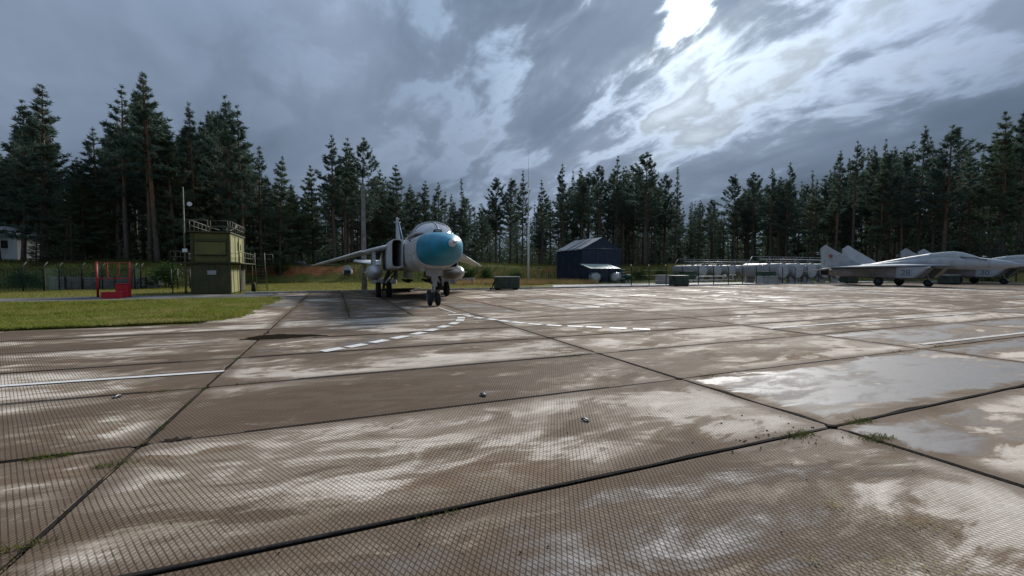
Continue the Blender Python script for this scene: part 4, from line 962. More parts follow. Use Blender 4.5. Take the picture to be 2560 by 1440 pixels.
# ---------------------------------------------------------------- walls and blocks
wl = thing('panel_wall', 'low weathered grey concrete panel wall with dark posts in front of the earth bank', 'wall', (at(120, 34), 34, -.05))
A_, B_ = Vector((at(120, 34), 34)), Vector((at(402, 37.6), 37.6)); d_ = B_ - A_; n_ = 7; ang = math.atan2(d_.y, d_.x); wl.rotation_euler[2] = ang; seg = d_.length / n_
for i in range(n_):
    o = MB().bbox((seg * (i + .5), 0, .52 + rs.uniform(-.04, .03)), (seg - .10, .12, 1.05), .02).build('panel', M_block, wl)
    MB().bbox((seg * i, -.03, .54), (.10, .2, 1.1), .01).build('wall_post', M_fence if i % 2 else M_brown, wl)
nb = thing('notice_board', 'small white board fixed at the end of the grey panel wall', 'board', (at(403, 37.4), 37.4, -.05), ang); MB().bbox((0, -.1, .72), (.42, .05, .8), .01).build('board', M_whitew, nb); MB().box((0, -.05, .5), (.06, .05, 1.0)).build('stake', M_brown, nb)
def low_blocks(x0, x1, Y, n, label):
    t = thing('block_row', label, 'blocks', (at(x0, Y), Y, ground_z(at(x0, Y), Y))); L_ = at(x1, Y) - at(x0, Y)
    for i in range(n): MB().bbox((L_ * (i + .5) / n, rs.uniform(-.05, .05), .33), (L_ / n - .07, .5, .7 + rs.uniform(-.05, .05)), .03).build('block', M_block, t)
low_blocks(930, 992, 50, 4, 'row of low grey concrete blocks behind the jet between its left wheels and the pole')
low_blocks(1092, 1186, 50, 6, 'row of low grey concrete blocks behind the jet beside its right drop tank')
# small grey roofed hatch and plate on the bank
hx_, hy_ = at(868, 58), 58.0; ht = thing('bank_hatch', 'small grey sheet metal hatch hood set into the earth bank', 'hatch', (hx_, hy_, ground_z(hx_, hy_) - .1), R(12))
MB().add([(-.6, -.5, .1), (.7, -.5, .0), (.7, .6, .4), (-.6, .6, 1.0), (-.3, -.3, 1.15), (.2, -.3, 1.25), (.6, -.2, .7)], [(0, 1, 6, 5, 4), (4, 5, 3), (5, 6, 2, 3), (1, 2, 6), (0, 4, 3)]).build('hood', M_gry, ht)
MB().bbox((.1, -.45, .3), (.8, .1, .5), .02).build('opening', M_black, ht)
hx_, hy_ = at(752, 64), 64.0; bt = thing('tarp_heap', 'pale grey tarpaulin heap lying under the pines on the bank top', 'heap', (hx_, hy_, ground_z(hx_, hy_)))
MB().loft([[(x, y * q, z) for x, y, z in ((-.75, -.4, 0), (.75, -.4, 0), (.75 * q, .4, .0), (-.75 * q, .4, .0))] for q in (1,)] + [[(-.5, -.3, .45), (.55, -.3, .5), (.5, .3, .55), (-.5, .3, .5)]], smooth=False).build('cover', M_pipe, bt)
# white building behind the trees at far left
wx, wy = at(-70, 54), 54.0; wb = thing('white_building', 'small white plastered building with one dark window behind the pines', 'building', (wx, wy, ground_z(wx, wy) + .4), R(8))
MB().bbox((2.0, 1.5, 1.3), (7.0, 4.0, 3.4), .04).build('wall', M_whitew, wb); MB().bbox((-1.0, -.56, 1.3), (3.0, .12, 3.3), .02).build('timber_panel', M_brown, wb)
wn_ = MB().bbox((4.15, -.51, 1.9), (.75, .06, 1.0), .01).build('window', M_black, wb); MB().bbox((4.15, -.53, 1.36), (.9, .12, .07), .01).build('sill', M_whitew, wn_)
MB().prism([(-2, 3.0), (6, 3.0), (2, 4.4)], -.9, 3.9, 'xz').build('roof', M_gry, wb)
# timber edge on the bank and logs
for i, (xa, ya, xb, yb) in enumerate(((645, 53, 780, 56.5), (780, 56.5, 850, 57.5))):
    a = Vector((at(xa, ya + 4), ya + 4)); b = Vector((at(xb, yb + 4), yb + 4)); 
    t = thing('bank_timber', ('long pale timber rail lying along the lip of the earth bank beside the ladder', 'shorter pale timber rail lying along the lip of the earth bank behind the wing')[i], 'timber', (a.x, a.y, ground_z(a.x, a.y) + .12))
    e_ = Vector((b.x - a.x, b.y - a.y, ground_z(b.x, b.y) - ground_z(a.x, a.y))); MB().tube([(0, 0, 0), e_ * .5 + Vector((0, 0, .05)), e_], .09, 8).build('rail', M_wood, t)
# wheel chock under the jet and the lifting eye in the slab
ck = gp(1003, 731.5); c_ = thing('cable_heap', 'low dark heap of cable lying on the kerb edge behind the jet', 'cable', (ck.x, ck.y, .0), GA)
cm = MB(); pts = [(math.cos(i * .9) * (.5 + .03 * i % 1) * 1.2, math.sin(i * .9) * .35, .05 + .012 * i) for i in range(22)]; cm.tube(pts, .04, 6).build('cable', M_black, c_)
for px, py, lb in ((1463, 1052, 'small dark steel lifting eye in the middle of a wide ribbed slab'), (1208, 988, 'small dark lifting eye near the long edge of a ribbed slab'), (294, 993, 'small dark lifting eye in the slab beside the long white painted line')):
    p = gp(px, py); t = thing('lifting_eye', lb, 'fitting', (p.x, p.y, .004), rs.random() * 3, 'lifting eyes in the slabs')
    MB().tube([(-.05, 0, 0), (-.045, 0, .012), (.0, 0, .02), (.045, 0, .012), (.05, 0, 0)], .009, 6).build('eye', M_steel, t); MB().tube([(0, 0, -.002), (0, 0, .003)], .045, 12).build('cup', M_black, t)

# ================================================================ trees
rs = random.Random(41)
def mk_leaf(name, a, b, trans=.12):
    m = bpy.data.materials.new(name); m.use_nodes = True; nt = m.node_tree; p = nt.nodes['Principled BSDF']
    oi = nt.nodes.new('ShaderNodeObjectInfo'); rnd = V(nt, oi.outputs['Random']); tcn = nt.nodes.new('ShaderNodeTexCoord')
    n = noise(nt, tcn.outputs['Object'], 1.1, 4, .65)
    c = mixc(nt, (n.sstep(.3, .7) * .75 + rnd * .25).clamp(), a, b)
    nt.links.new(c, p.inputs['Base Color']); p.inputs['Roughness'].default_value = .75; p.inputs['Specular IOR Level'].default_value = .2
    t = nt.nodes.new('ShaderNodeBsdfTranslucent'); nt.links.new(c, t.inputs[0]); mxs = nt.nodes.new('ShaderNodeMixShader'); mxs.inputs[0].default_value = trans
    out = nt.nodes['Material Output']; nt.links.new(p.outputs[0], mxs.inputs[1]); nt.links.new(t.outputs[0], mxs.inputs[2]); nt.links.new(mxs.outputs[0], out.inputs[0])
    return m
M_needle = mk_leaf('pine_needles', (.060, .098, .078), (.125, .170, .128), .32)
M_needle2 = mk_leaf('spruce_needles', (.062, .098, .062), (.135, .172, .10), .32)
M_leaf = mk_leaf('shrub_leaves', (.035, .075, .018), (.075, .12, .03), .25)
def mk_bark():
    m = bpy.data.materials.new('pine_bark'); m.use_nodes = True; nt = m.node_tree; p = nt.nodes['Principled BSDF']
    tcn = nt.nodes.new('ShaderNodeTexCoord'); x, y, z = sep(nt, tcn.outputs['Object'])
    n = noise(nt, comb(nt, x * 5, y * 5, z * 1.2), 2.0, 5, .65); oi = nt.nodes.new('ShaderNodeObjectInfo'); rnd = V(nt, oi.outputs['Random'])
    low_ = mixc(nt, n.sstep(.35, .65), (.055, .042, .034), (.13, .105, .088)); hi = mixc(nt, n.sstep(.35, .65), (.11, .06, .04), (.22, .12, .075))
    c = mixc(nt, (z + rnd * 6.0 - 3.0).sstep(4.0, 10.0), low_, hi)
    nt.links.new(c, p.inputs['Base Color']); p.inputs['Roughness'].default_value = .9
    return m
M_bark = mk_bark()
def make_tree(seed, kind, H=20.0, nb=78, blades=8, lo=False):
    rg = np.random.default_rng(seed); ph = rg.uniform(0, 6.28); bend = rg.uniform(.1, .45)
    ctr = lambda z: np.array([math.sin(z / H * 2.4 + ph) * bend - math.sin(ph) * bend, math.cos(z / H * 2.0 + ph) * bend - math.cos(ph) * bend, z])
    r0 = .24 if kind != 'spire' else .15
    trunk = MB(); zs = np.linspace(-.4, H * .985, 9 if lo else 13)
    trunk.tube([ctr(z) for z in zs], [max(.02, r0 * (1.18 if z < .5 else 1) * (1 - max(0, z) / H) ** .75 + .012) for z in zs], 5 if lo else 8)
    base = {'pine': .42, 'dense': .12, 'spire': .16, 'wide': .38}[kind] + rg.uniform(-.04, .06)
    Rm = {'pine': 2.9, 'dense': 4.5, 'spire': 2.5, 'wide': 4.0}[kind] * rg.uniform(.9, 1.1)
    def prof(t):
        if kind == 'pine': return min(1, .55 + t * 1.7) * (1 - t) ** .85 * 1.12 + .015
        if kind == 'wide': return min(1, .5 + t * 1.9) * (1 - t ** 1.5) ** .8 + .02
        if kind == 'dense': return (1 - t) ** .82 * min(1, .72 + t * 1.4) + .03
        return (1 - t) ** 1.05 * min(1, .75 + t * 1.5) + .02
    LV, LF = [], []; vcount = 0
    hs = base + (1 - base) * (np.arange(nb) + rg.uniform(0, 1, nb)) / nb
    # whorled layers: pull branch heights together so tiers and gaps show
    tiers = {'pine': 12, 'wide': 11, 'dense': 17, 'spire': 26}[kind]; tj = {'pine': .16, 'wide': .2, 'dense': .12, 'spire': .45}[kind]
    th = (hs - base) / (1 - base); th = np.clip((np.round(th * tiers) + rg.normal(0, tj, nb)) / tiers, 0, 1.0)
    az = rg.uniform(0, 6.28, nb); lopside = rg.uniform(0, 6.28)
    for i in range(nb):
        t = th[i]; z = H * (base + (1 - base) * t) * .985
        Lb = Rm * prof(t) * rg.uniform(.55, 1.18) * (1 + .22 * math.cos(az[i] - lopside))
        if kind in ('pine', 'wide') and t < .25 and rg.random() < .35: Lb *= .5
        el0 = {'pine': .02 + t * .85, 'wide': .1 + t * .75, 'dense': -.12 + t * .85, 'spire': -.1 + t * .9}[kind] + rg.normal(0, .12)
        d = np.array([math.cos(az[i]), math.sin(az[i]), 0]); p0 = ctr(z); pts = [p0]
        nseg = 4
        for k in range(nseg): e = el0 + (.30 if kind != 'wide' else .45) * (k / nseg) - .08; pts.append(pts[-1] + (d * math.cos(e) + np.array([0, 0, math.sin(e)])) * Lb / nseg)
        if not lo: trunk.tube(pts, [max(.012, .055 * (1 - t * .6) * (1 - k / (nseg + .5))) for k in range(nseg + 1)], 3, cap=False)
        P = np.array(pts); nt_ = max(2, int(Lb * (2.6 if lo else 5.6))) + 1
        s0 = .35 if kind in ('pine', 'wide') else .15
        ss = np.clip(rg.uniform(s0, 1.06, nt_), 0, 1.06) * nseg
        idx = np.clip(ss.astype(int), 0, nseg - 1); fr = (ss - idx)[:, None]
        c = P[idx] * (1 - fr) + P[idx + 1] * fr
        side = np.cross(d, [0, 0, 1.0]); sp_ = rg.normal(0, .20, nt_) * Lb * (1.15 - ss / nseg) + rg.normal(0, .10, nt_)
        c = c + side[None] * sp_[:, None] + np.array([0, 0, 1.0])[None] * (rg.uniform(-.06, .22, nt_))[:, None]
        nbld = blades if not lo else 5
        c = np.repeat(c, nbld, 0); n = len(c)
        dirv = d[None] * rg.uniform(.1, 1.0, (n, 1)) + rg.normal(0, .65, (n, 3)) * np.array([1, 1, .55]) + np.array([0, 0, .30])
        dirv /= np.linalg.norm(dirv, axis=1, keepdims=True)
        ln = rg.uniform(.25, .58, (n, 1)) * (1.5 if lo else 1.0) * min(1, .5 + Lb * .45); wd = rg.normal(0, 1, (n, 3)); wd -= (wd * dirv).sum(1, keepdims=True) * dirv; wd /= np.linalg.norm(wd, axis=1, keepdims=True)
        w = rg.uniform(.035, .08, (n, 1)) * (1.9 if lo else 1.0) * min(1, .5 + Lb * .45); c = c + rg.normal(0, .06, (n, 3))
        a, b, e = c - wd * w, c + wd * w, c + dirv * ln
        LV.append(np.stack([a, b, e], 1).reshape(-1, 3)); vcount += 3 * n
    if not lo and kind in ('pine', 'wide'):
        for k in range(14):      # dead snags below the crown
            z = H * rg.uniform(.12, base); w = rg.uniform(0, 6.28); L_ = rg.uniform(.3, 1.3); p = ctr(z)
            trunk.tube([p, p + np.array([math.cos(w) * L_, math.sin(w) * L_, rg.uniform(-.25, .15)])], [.022, .008], 3, cap=False)
    return trunk, np.concatenate(LV)
def tri_mesh(name, V3, m):
    n = len(V3) // 3; me = bpy.data.meshes.new(name)
    me.vertices.add(n * 3); me.vertices.foreach_set('co', V3.astype(np.float32).ravel())
    me.loops.add(n * 3); me.loops.foreach_set('vertex_index', np.arange(n * 3, dtype=np.int32))
    me.polygons.add(n); me.polygons.foreach_set('loop_start', np.arange(0, n * 3, 3, dtype=np.int32)); me.polygons.foreach_set('loop_total', np.full(n, 3, dtype=np.int32))
    me.materials.append(m); me.update(calc_edges=True); me.validate(); return me
PROTO = {}
for kind, seeds in (('pine', range(5)), ('dense', range(10, 13)), ('spire', range(20, 24)), ('wide', range(30, 32))):
    PROTO[kind] = []
    for sd_ in seeds:
        tr, lv = make_tree(sd_, kind, nb={'pine': 70, 'dense': 120, 'spire': 92, 'wide': 84}[kind], blades=9)
        PROTO[kind].append((tr.mesh('trunk', M_bark, fix=False), tri_mesh('crown', lv, M_needle if kind in ('pine', 'wide') or sd_ % 2 else M_needle2)))
SIL = [(-300, 300), (0, 380), (60, 260), (110, 222), (200, 400), (250, 330), (310, 222), (378, 200), (440, 320), (493, 270), (563, 255), (612, 275), (655, 370), (690, 400), (735, 465), (785, 420), (840, 345), (905, 352), (950, 430), (990, 420), (1030, 465), (1060, 455), (1100, 460), (1160, 452), (1200, 490), (1240, 448), (1275, 452), (1305, 432), (1335, 480), (1355, 455), (1408, 416), (1455, 425), (1500, 420), (1540, 395), (1610, 388), (1660, 440), (1685, 425), (1720, 490), (1765, 482), (1800, 490), (1835, 440), (1880, 435), (1925, 425), (1965, 412), (2030, 430), (2085, 385), (2130, 360), (2200, 355), (2290, 325), (2355, 328), (2420, 370), (2470, 345), (2500, 292), (2545, 285), (2800, 260)]
FRONT = [(-300, 43), (0, 45), (400, 47), (620, 50), (700, 60), (840, 63), (1000, 76), (1150, 86), (1350, 88), (1600, 78), (1750, 98), (1900, 88), (2100, 75), (2300, 69), (2500, 65), (2800, 62)]
def sil_lo(px): return max(lerp_tab(SIL, px + d) for d in (-30, -15, 0, 15, 30))
def area(px):
    for a, s_ in ((215, 'beside the white building'), (700, 'behind the olive post'), (1230, 'behind the blue-nosed jet'), (1690, 'behind the navy tent'), (2080, 'behind the fuel tanks')):
        if px < a: return s_
    return 'behind the parked fighters'
KLAB = {'pine': ('pine_tree', 'tall pine with bare trunk and high crown in the forest'), 'wide': ('pine_tree', 'broad-crowned tall pine in the forest'), 'dense': ('conifer', 'full dark conical conifer in the forest'), 'spire': ('conifer', 'slim pointed conifer in the forest')}
def place_tree(px, Y, topy, kind, wid=1.0, label=None, lean=0.0, var=None):
    x = at(px, Y); z = ground_z(x, Y); top = CAM_H + (677 - topy) / F_PX * Y; Ht = max(4.0, (top - z) / .985)
    # the pitched camera shifts tops sideways a little: keep the top at px
    t = thing(KLAB[kind][0], label or KLAB[kind][1] + ' ' + area(px), 'tree', (x, Y, z - .05), rs.uniform(0, 6.28), 'pines and conifers of the forest')
    k = Ht / 20; t.scale = (k * .5 + wid * .5, k * .5 + wid * .5, k); t.rotation_euler[1] = 0
    if lean: t.rotation_euler = (0, lean, 0)
    me = PROTO[kind][rs.randrange(len(PROTO[kind])) if var is None else var]
    link('trunk', me[0], t); link('crown', me[1], t); return t
SOLO = [(110, 46, 222, 'dense', 1.12, 'lone full conical conifer with layered branches reaching low beside the white building', 0, 1),
        (320, 47.5, 222, 'pine', 1.0, 'tall pine with reddish bare trunk, first beyond the red fire point', -.02, 0),
        (395, 46.5, 198, 'pine', .95, 'tallest pine of the forest with thick orange trunk beside the olive post', -.02, 2),
        (393, 49.5, 330, 'pine', .7, 'shorter pine between two tall orange trunks behind the panel wall', 0, 3),
        (428, 49, 300, 'pine', .7, 'thin grey-stemmed pine leaning beside the thick orange trunk', -.02, 1),
        (496, 51, 270, 'pine', .85, 'tall pine whose crown stands right above the signal mast', 0, 4),
        (572, 51, 254, 'pine', .85, 'tall slender pine with crown above the roof railing of the olive post', 0, 1),
        (612, 52, 275, 'pine', .95, 'tall pine with reddish trunk rising at the right corner of the olive post', 0, 0),
        (655, 56, 372, 'pine', .8, 'medium pine with grey trunk rising behind the ladder of the olive post', 0, 2),
        (700, 57, 396, 'dense', .8, 'bushy dark conifer growing between the ladder and the earth bank', 0, 2),
        (785, 66, 420, 'dense', .85, 'bushy dark conifer beside the clump of bare-trunked pines', 0, 0),
        (838, 62, 344, 'pine', 1.0, 'pine of the bare-trunked clump growing farthest from the concrete pole', 0, 3),
        (864, 63, 350, 'pine', .95, 'middle pine of the bare-trunked clump beside the concrete pole', 0, 1),
        (905, 63.5, 352, 'wide', .85, 'pine of the bare-trunked clump rising right behind the concrete pole', 0, 0),
        (990, 74, 418, 'dense', 1.0, 'broad dark conical conifer rising behind the fin of the blue-nosed jet', 0, 1),
        (1612, 76, 386, 'wide', 1.2, 'broad tall pine with thick trunk standing behind the navy tent', 0, 1),
        (1686, 80, 424, 'spire', 1.0, 'lone pointed conifer standing clear beside the broad pine behind the tent', 0, 1),
        (2355, 68, 326, 'wide', 1.25, 'broad tall pine with one bare trunk above the canopy of fighter 28', 0, 0),
        (2500, 64, 290, 'dense', .95, 'tall layered conifer above the nose of the fighter numbered 28', 0, 0)]
for px, Y, ty, kd, wd, lb, ln, vr in SOLO: place_tree(px, Y, ty, kd, wd, lb, ln, vr)
done = [s_[0] for s_ in SOLO]
for px, ty in SIL:
    if min(abs(px - q) for q in done) < 12 or ty > 478: continue
    kd = rs.choice(('pine', 'pine', 'wide', 'spire')) if px > 1000 else rs.choice(('pine', 'pine', 'wide', 'dense'))
    place_tree(px, lerp_tab(FRONT, px) + rs.uniform(0, 5), ty, kd, rs.uniform(.8, 1.0))
used = []
k = 0; tries = 0
while k < 205 and tries < 3000:
    tries += 1
    px = rs.uniform(-120, 2700); Y = lerp_tab(FRONT, px) + rs.uniform(1.0, 24) ** 1.0
    x = at(px, Y)
    if -60 < px < 60 and Y < 56: continue
    if any((x - a) ** 2 + (Y - b) ** 2 < 3.4 for a, b in used): continue
    used.append((x, Y)); k += 1
    edge = Y - lerp_tab(FRONT, px) < 9
    kd = rs.choice(('pine', 'pine', 'wide', 'wide', 'spire') if px > 700 else ('pine', 'pine', 'wide', 'dense', 'spire'))
    ty = sil_lo(px) + rs.uniform(8, 100 if edge else 60); ty = min(ty, 610)
    place_tree(px, Y, ty, kd, rs.uniform(.75, 1.0))
# low young growth closing the forest's foot on the left and by the tanks
for px, Y, ty in ((165, 45.5, 480), (215, 47, 440), (255, 48.5, 430), (300, 50, 520), (470, 52, 430), (530, 53, 440), (20, 60, 400), (90, 42, 560), (180, 43.5, 540), (735, 68, 470), (1745, 92, 520), (1800, 95, 530), (2455, 60, 590), (2500, 59.5, 575), (2540, 59, 560), (560, 55, 470), (640, 58, 440)):
    place_tree(px, Y, ty, 'dense' if ty < 500 else 'spire', .8 if ty < 500 else .7, 'young bushy conifer filling the forest edge ' + area(px))

# the deep wood behind: one mass
parts_v, tr_all = [], MB(); loT = [make_tree(100 + i, kd, nb=46, lo=True) for i, kd in enumerate(('pine', 'spire', 'wide', 'dense'))]
tv, tf = [], []
for i in range(660):
    px = rng.uniform(-500, 3100); far = i >= 330; Y = lerp_tab(FRONT, px) + (rng.uniform(14, 62) if not far else rng.uniform(28, 95)); x = at(px, Y); z = ground_z(x, Y)
    top = CAM_H + (677 - (sil_lo(px) + rng.uniform(12, 70))) / F_PX * Y; kx = max(5, top - z) / 20; w = rng.uniform(0, 6.28); c, s_ = math.cos(w), math.sin(w)
    if far: kx *= rng.uniform(.45, .85)
    T, LV = loT[3 if far else i % 4]; kk = kx * .4 + .62
    def xf(A): return np.stack([(A[:, 0] * c - A[:, 1] * s_) * kk + x, (A[:, 0] * s_ + A[:, 1] * c) * kk + Y, A[:, 2] * kx + z], 1)
    parts_v.append(xf(LV)); b = len(tv); tv += [tuple(p) for p in xf(np.array(T.v))]; tf += [tuple(q + b for q in f) for f in T.f]
o = link('deep_wood_crowns', tri_mesh('deep_wood_crowns', np.concatenate(parts_v), M_needle)); tag(o, 'dark mass of pine crowns deep in the wood behind the forest edge', 'forest', kind='stuff')
mb = MB(); mb.add(tv, tf, True); o = mb.build('deep_wood_trunks', M_bark, fix=False); tag(o, 'dark crowd of thin pine trunks deep in the wood', 'forest', kind='stuff')

# undergrowth closing the wood near the ground
rg = np.random.default_rng(77); n = 120000; pxs = rg.uniform(-500, 3100, n); cx = np.interp(pxs, [a for a, b in FRONT], [b for a, b in FRONT]) + rg.uniform(16, 48, n)
X_ = (pxs - 1280) / F_PX * cx; hgt = np.abs(rg.normal(0, 1, n)) * 3.4; zc_ = np.array([ground_z(a, b) for a, b in zip(X_, cx)]) + hgt
c = np.stack([X_, cx, zc_], 1); d = rg.normal(0, 1, (n, 3)); d /= np.linalg.norm(d, axis=1, keepdims=True); w = np.cross(d, rg.normal(0, 1, (n, 3))); w /= np.linalg.norm(w, axis=1, keepdims=True); q = rg.uniform(.25, .6, (n, 1))
o = link('undergrowth', tri_mesh('undergrowth', np.stack([c - w * q * .5, c + w * q * .5, c + d * q], 1).reshape(-1, 3), M_needle2)); tag(o, 'low dark undergrowth among the trunks deep in the wood', 'undergrowth', kind='stuff')

# ---------------------------------------------------------------- shrubs on the bank
def shrub_mesh(seed, n=1500, leaf=.10):
    rg = np.random.default_rng(seed); cl = rg.normal(0, .32, (16, 3)) * np.array([1, 1, .7]) + np.array([0, 0, .55]); cl[:, 2] = np.abs(cl[:, 2])
    c = cl[rg.integers(0, 16, n)] + rg.normal(0, .17, (n, 3)); c[:, 2] = np.abs(c[:, 2])
    d = rg.normal(0, 1, (n, 3)); d /= np.linalg.norm(d, axis=1, keepdims=True); w = np.cross(d, rg.normal(0, 1, (n, 3))); w /= np.linalg.norm(w, axis=1, keepdims=True)
    s_ = rg.uniform(.5, 1.2, (n, 1)) * leaf; return tri_mesh('leaves', np.stack([c - w * s_ * .5, c + w * s_ * .5, c + d * s_], 1).reshape(-1, 3), M_leaf)
SH = [shrub_mesh(i) for i in range(3)]
st = MB()
for k in range(6): w = k * 1.05; st.tube([(0, 0, -.1), (math.cos(w) * .15, math.sin(w) * .15, .4), (math.cos(w) * .4, math.sin(w) * .4, .9)], [.02, .014, .006], 4)
ST = st.mesh('stems', M_bark)
for px, Y, sc, lb in ((418, 37.6, 1.9, 'leafy green sapling clump at the end of the panel wall by the white board'), (160, 36.5, 1.5, 'round green shrub behind the netted fence'), (235, 37.5, 1.3, 'low green shrub on the bank behind the panel wall'), (60, 38, 1.5, 'dense green shrub in front of the white building'), (1172, 58, 1.7, 'bright green shrub beside the right wing tip of the jet'), (1215, 59, 1.4, 'low green shrub on the slope behind the first power unit'), (700, 57.5, 1.2, 'small shrub on the earth bank beside the ladder'), (1290, 60, 1.3, 'low shrub on the slope behind the white antenna mast'), (1600, 66, 1.6, 'bushy green shrub between the navy tent and the fuel tanks'), (1560, 67, 1.3, 'small green shrub directly behind the navy tent'), (2470, 60.5, 2.2, 'big pale green shrub above the nose of fighter 28'), (1650, 68, 1.5, 'green shrub behind the pale concrete box'), (840, 66, 1.4, 'green shrub under the clump of bare-trunked pines'), (330, 40, 1.0, 'small weed shrub on the brown soil cut behind the wall')):
    x = at(px, Y); t = thing('shrub', lb, 'shrub', (x, Y, ground_z(x, Y) - .03), rs.uniform(0, 6), 'shrubs on the bank'); t.scale = (sc, sc, sc * rs.uniform(.8, 1.05)); link('leaves', rs.choice(SH), t); link('stems', ST, t)

# ---------------------------------------------------------------- grass (uncountable)
def mk_grass(name, a, b, c2):
    m = bpy.data.materials.new(name); m.use_nodes = True; nt = m.node_tree; p = nt.nodes['Principled BSDF']
    g = nt.nodes.new('ShaderNodeNewGeometry'); P = g.outputs['Position']
    c = mixc(nt, noise(nt, P, 3.0, 5, .7).sstep(.3, .7), a, b); c = mixc(nt, noise(nt, P, .5, 4, .6, .5).sstep(.48, .68), c, c2)
    nt.links.new(c, p.inputs['Base Color']); p.inputs['Roughness'].default_value = .8; p.inputs['Specular IOR Level'].default_value = .15
    t = nt.nodes.new('ShaderNodeBsdfTranslucent'); nt.links.new(c, t.inputs[0]); mxs = nt.nodes.new('ShaderNodeMixShader'); mxs.inputs[0].default_value = .35
    nt.links.new(p.outputs[0], mxs.inputs[1]); nt.links.new(t.outputs[0], mxs.inputs[2]); nt.links.new(mxs.outputs[0], nt.nodes['Material Output'].inputs[0]); return m
M_grass = mk_grass('lawn_grass', (.15, .18, .03), (.25, .26, .05), (.32, .28, .10))
M_verge = mk_grass('verge_grass', (.15, .16, .028), (.26, .24, .055), (.32, .25, .09))
M_straw = mk_grass('dry_tall_grass', (.18, .15, .055), (.33, .235, .11), (.40, .26, .13))
M_wild = mk_grass('bank_grass', (.065, .085, .020), (.12, .135, .030), (.19, .145, .06))
def blades(name, P, h, w, m, label, lean=.4, seed=0):
    rg = np.random.default_rng(seed); n = len(P); az_ = rg.uniform(0, 6.28, n); hh = h * rg.uniform(.5, 1.25, n); ww = w * rg.uniform(.6, 1.3, n)
    s = np.stack([np.cos(az_), np.sin(az_), np.zeros(n)], 1) * ww[:, None]; ld_ = rg.normal(0, lean, (n, 2)) * hh[:, None]
    top = P + np.concatenate([ld_, hh[:, None]], 1); V3 = np.stack([P - s, P + s, top], 1).reshape(-1, 3)
    o = link(name, tri_mesh(name, V3, m)); tag(o, label, 'grass', kind='stuff'); return o
def scatter(n, u0, u1, v0, v1, ok=None, seed=0, z=None, patch=0.0):
    rg = np.random.default_rng(seed); out = []
    while len(out) < n:
        u, v = rg.uniform(u0, u1), rg.uniform(v0, v1)
        p = grid(u, v)
        if ok and not ok(p, u, v): continue
        if patch and mnoise.noise(Vector((p.x * .45, p.y * .45, 2))) < rg.uniform(-patch, patch): continue
        out.append((p.x, p.y, ground_z(p.x, p.y) if z is None else z))
    return np.array(out)
edge_j = lambda u, v: mnoise.noise(Vector((u * .8, v * .8, 0))) * .35
blades('lawn_grass', scatter(70000, -32, -1.35, 12.6, 25.3, lambda p, u, v: u < -1.45 + edge_j(u, v) and v > 12.75 + edge_j(v, u) and p.x / p.y > -1.35, 1, .01), .055, .010, M_grass, 'short mown green grass of the lawn between slabs and path', .7, 1)
blades('lawn_tufts', scatter(9000, -14, -1.2, 12.7, 25, lambda p, u, v: mnoise.noise(Vector((p.x * .6, p.y * .6, 9))) > .22, 2, .01), .15, .013, M_grass, 'longer brighter tufts in the lawn near the slab edge', .5, 2)
eb = []
for a, b in zip([Vector(p) for p in lawn_pts[:7]], [Vector(p) for p in lawn_pts[1:8]]):
    n_ = int((b - a).length * 130); d = (b - a); nn = Vector((d.y, -d.x)).normalized()
    for k in range(min(n_, 3500)):
        t = rng.uniform(); p = a + d * t; w = mnoise.noise(Vector((p.x * 1.3, p.y * 1.3, 5))); p = p + nn * (rng.normal(0, .12) + w * .55)
        eb.append((p.x, p.y, .0))
blades('lawn_edge', np.array(eb), .085, .010, M_grass, 'ragged grass creeping over the slabs at the lawn edge', .8, 21)
blades('verge_grass', scatter(60000, -34, 24, 30.6, 55, lambda p, u, v: abs(p.x / p.y) < 1.3 and p.y < lerp_tab(BANK, p.x / p.y) + 1 and not (u > 19.5 and v > 31.3) and not (u < -7 and v < 30.6), 3), .09, .016, M_verge, 'yellow-green mown verge grass beyond the kerb', .7, 3)
blades('tall_dry_grass', scatter(16000, 4, 31, 38, 54, lambda p, u, v: -.13 < p.x / p.y < .20 and p.y > 46 + 3 * mnoise.noise(Vector((p.x * .3, 0, 4))) and p.y < 60 and not (p.x > 8.6 and p.y > 52), 4, None, .3), .55, .016, M_straw, 'tall reddish dry grass round the foot of the white antenna mast', .3, 4)
blades('bank_grass', scatter(60000, -60, 95, 30, 75, lambda p, u, v: abs(p.x / p.y) < 1.35 and -1 < p.y - lerp_tab(BANK, p.x / p.y) < 11 and not ((-34.5 < p.x < -22 and 54.5 < p.y < 59.5 or -35 < p.x < -29 and p.y < 42) and mnoise.noise(Vector((p.x * .5, p.y * .5, 7))) < .25), 5), .38, .022, M_wild, 'rough uncut grass on the earth bank', .5, 5)
# weeds in the slab joints
jp = []
rj = np.random.default_rng(9)
def joint_run(u0, v0, u1, v1, n, s=.03):
    t = rj.uniform(0, 1, n); 
    for k in t: p = grid(u0 + (u1 - u0) * k + rj.normal(0, s), v0 + (v1 - v0) * k + rj.normal(0, s)); jp.append((p.x, p.y, -.01))
for (px, py, n, s) in ((2150, 1055, 200, .07), (2000, 1088, 260, .09), (2190, 1095, 260, .09), (1770, 941, 120, .06), (2250, 878, 80, .06), (2350, 866, 80, .06), (125, 1142, 220, .05), (295, 1160, 120, .05), (1432, 891, 60, .05), (1372, 846, 120, .07), (390, 980, 60, .05), (40, 1370, 150, .04), (620, 960, 40, .05), (1100, 1290, 40, .03)):
    c = to_grid(*gp(px, py)[:2]); joint_run(c[0] - .14, c[1], c[0] + .14, c[1], n, s * .45)
for k in range(70): u = rj.uniform(-20, 30); v = rj.choice(np.arange(0, 12, 2)); joint_run(u, v, u + rj.uniform(.05, .5), v, rj.integers(5, 26), .014)
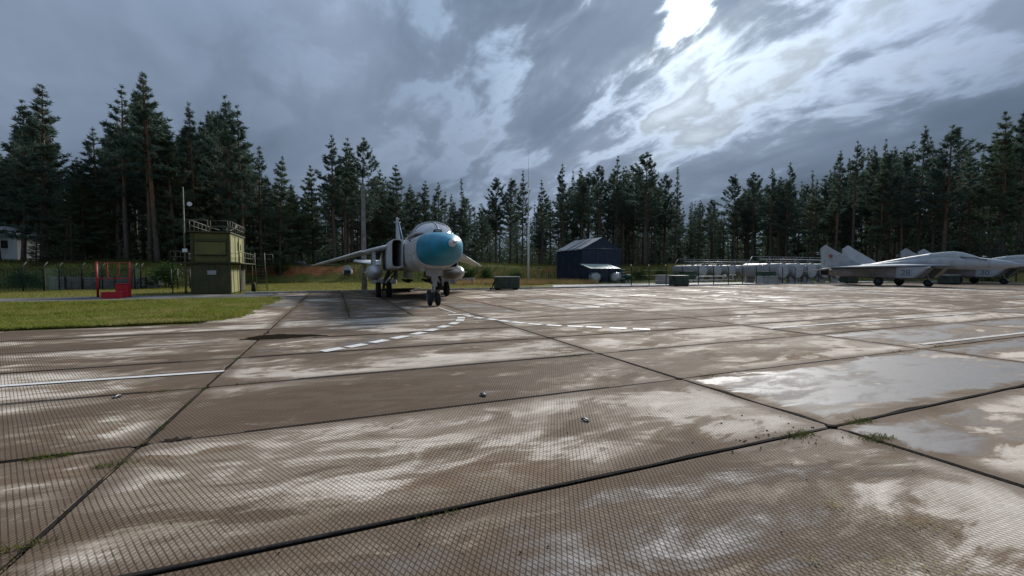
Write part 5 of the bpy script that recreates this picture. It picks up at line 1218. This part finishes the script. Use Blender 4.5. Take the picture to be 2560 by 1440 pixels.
for k in range(46): u = rj.choice([0, 0, 0, 6, 12]); v = rj.uniform(-2, 11); joint_run(u, v, u, v + rj.uniform(.05, .4), rj.integers(5, 26), .014)
joint_run(0, 11.5, 0, 17.5, 500, .07); joint_run(2.0, 14, 2.0, 17.5, 500, .09); joint_run(8, 14, 8, 22, 300, .06); joint_run(10, 14, 10, 20, 260, .06); joint_run(12, 18, 20, 18, 260, .06); joint_run(20, 24, 32, 24, 260, .05)
joint_run(0, -3, 0, .6, 260, .025)
blades('joint_weeds', np.array(jp), .036, .005, M_wild, 'small green weeds and moss growing in the slab joints', .9, 7)
# fallen straw and dead leaves
lp = []
for (px, py, n, s) in ((2300, 1312, 160, .10), (2290, 1425, 200, .13), (2080, 1265, 60, .06), (2030, 1400, 40, .05), (600, 790, 300, .55), (250, 832, 160, .6), (330, 830, 160, .5), (500, 806, 160, .5), (560, 800, 160, .5), (650, 770, 260, .5)):
    c = gp(px, py)
    for k in range(n): lp.append((c.x + rj.normal(0, s), c.y + rj.normal(0, s * .6), .008))
for k in range(420): lp.append((rj.uniform(-6, 8), rj.uniform(1.5, 9), .006))
lp = np.array(lp); n = len(lp); az_ = rj.uniform(0, 6.28, n); l_ = rj.uniform(.006, .035, n); d_ = np.stack([np.cos(az_), np.sin(az_), rj.uniform(-.02, .25, n)], 1); w_ = np.stack([-np.sin(az_), np.cos(az_), rj.uniform(-.1, .1, n)], 1)
V3 = np.stack([lp - w_ * .003, lp + w_ * .004, lp + d_ * l_[:, None]], 1).reshape(-1, 3); V3[:, 2] = np.maximum(V3[:, 2], .003)
o = link('straw_litter', tri_mesh('straw_litter', V3, M_straw)); tag(o, 'scattered bits of straw and dead leaves on the slabs', 'litter', kind='stuff')
# pebbles and clods by the joints
pb = MB()
for k in range(110):
    if k < 40: c = gp(rs.gauss(1950, 90), rs.gauss(1090, 20))
    else: c = gp(rs.uniform(300, 2400), rs.uniform(860, 1400))
    r = rs.uniform(.005, .013) if k < 40 else rs.uniform(.003, .008)
    pb.add([(c.x - r, c.y, .004), (c.x, c.y - r, .004), (c.x + r, c.y, .004), (c.x, c.y + r, .004), (c.x + rs.uniform(-.3, .3) * r, c.y, .004 + r * 1.1)], [(0, 1, 4), (1, 2, 4), (2, 3, 4), (3, 0, 4)])
o = pb.build('clods', M_joint); tag(o, 'small dark clods and pebbles scattered on the slabs', 'pebbles', kind='stuff')
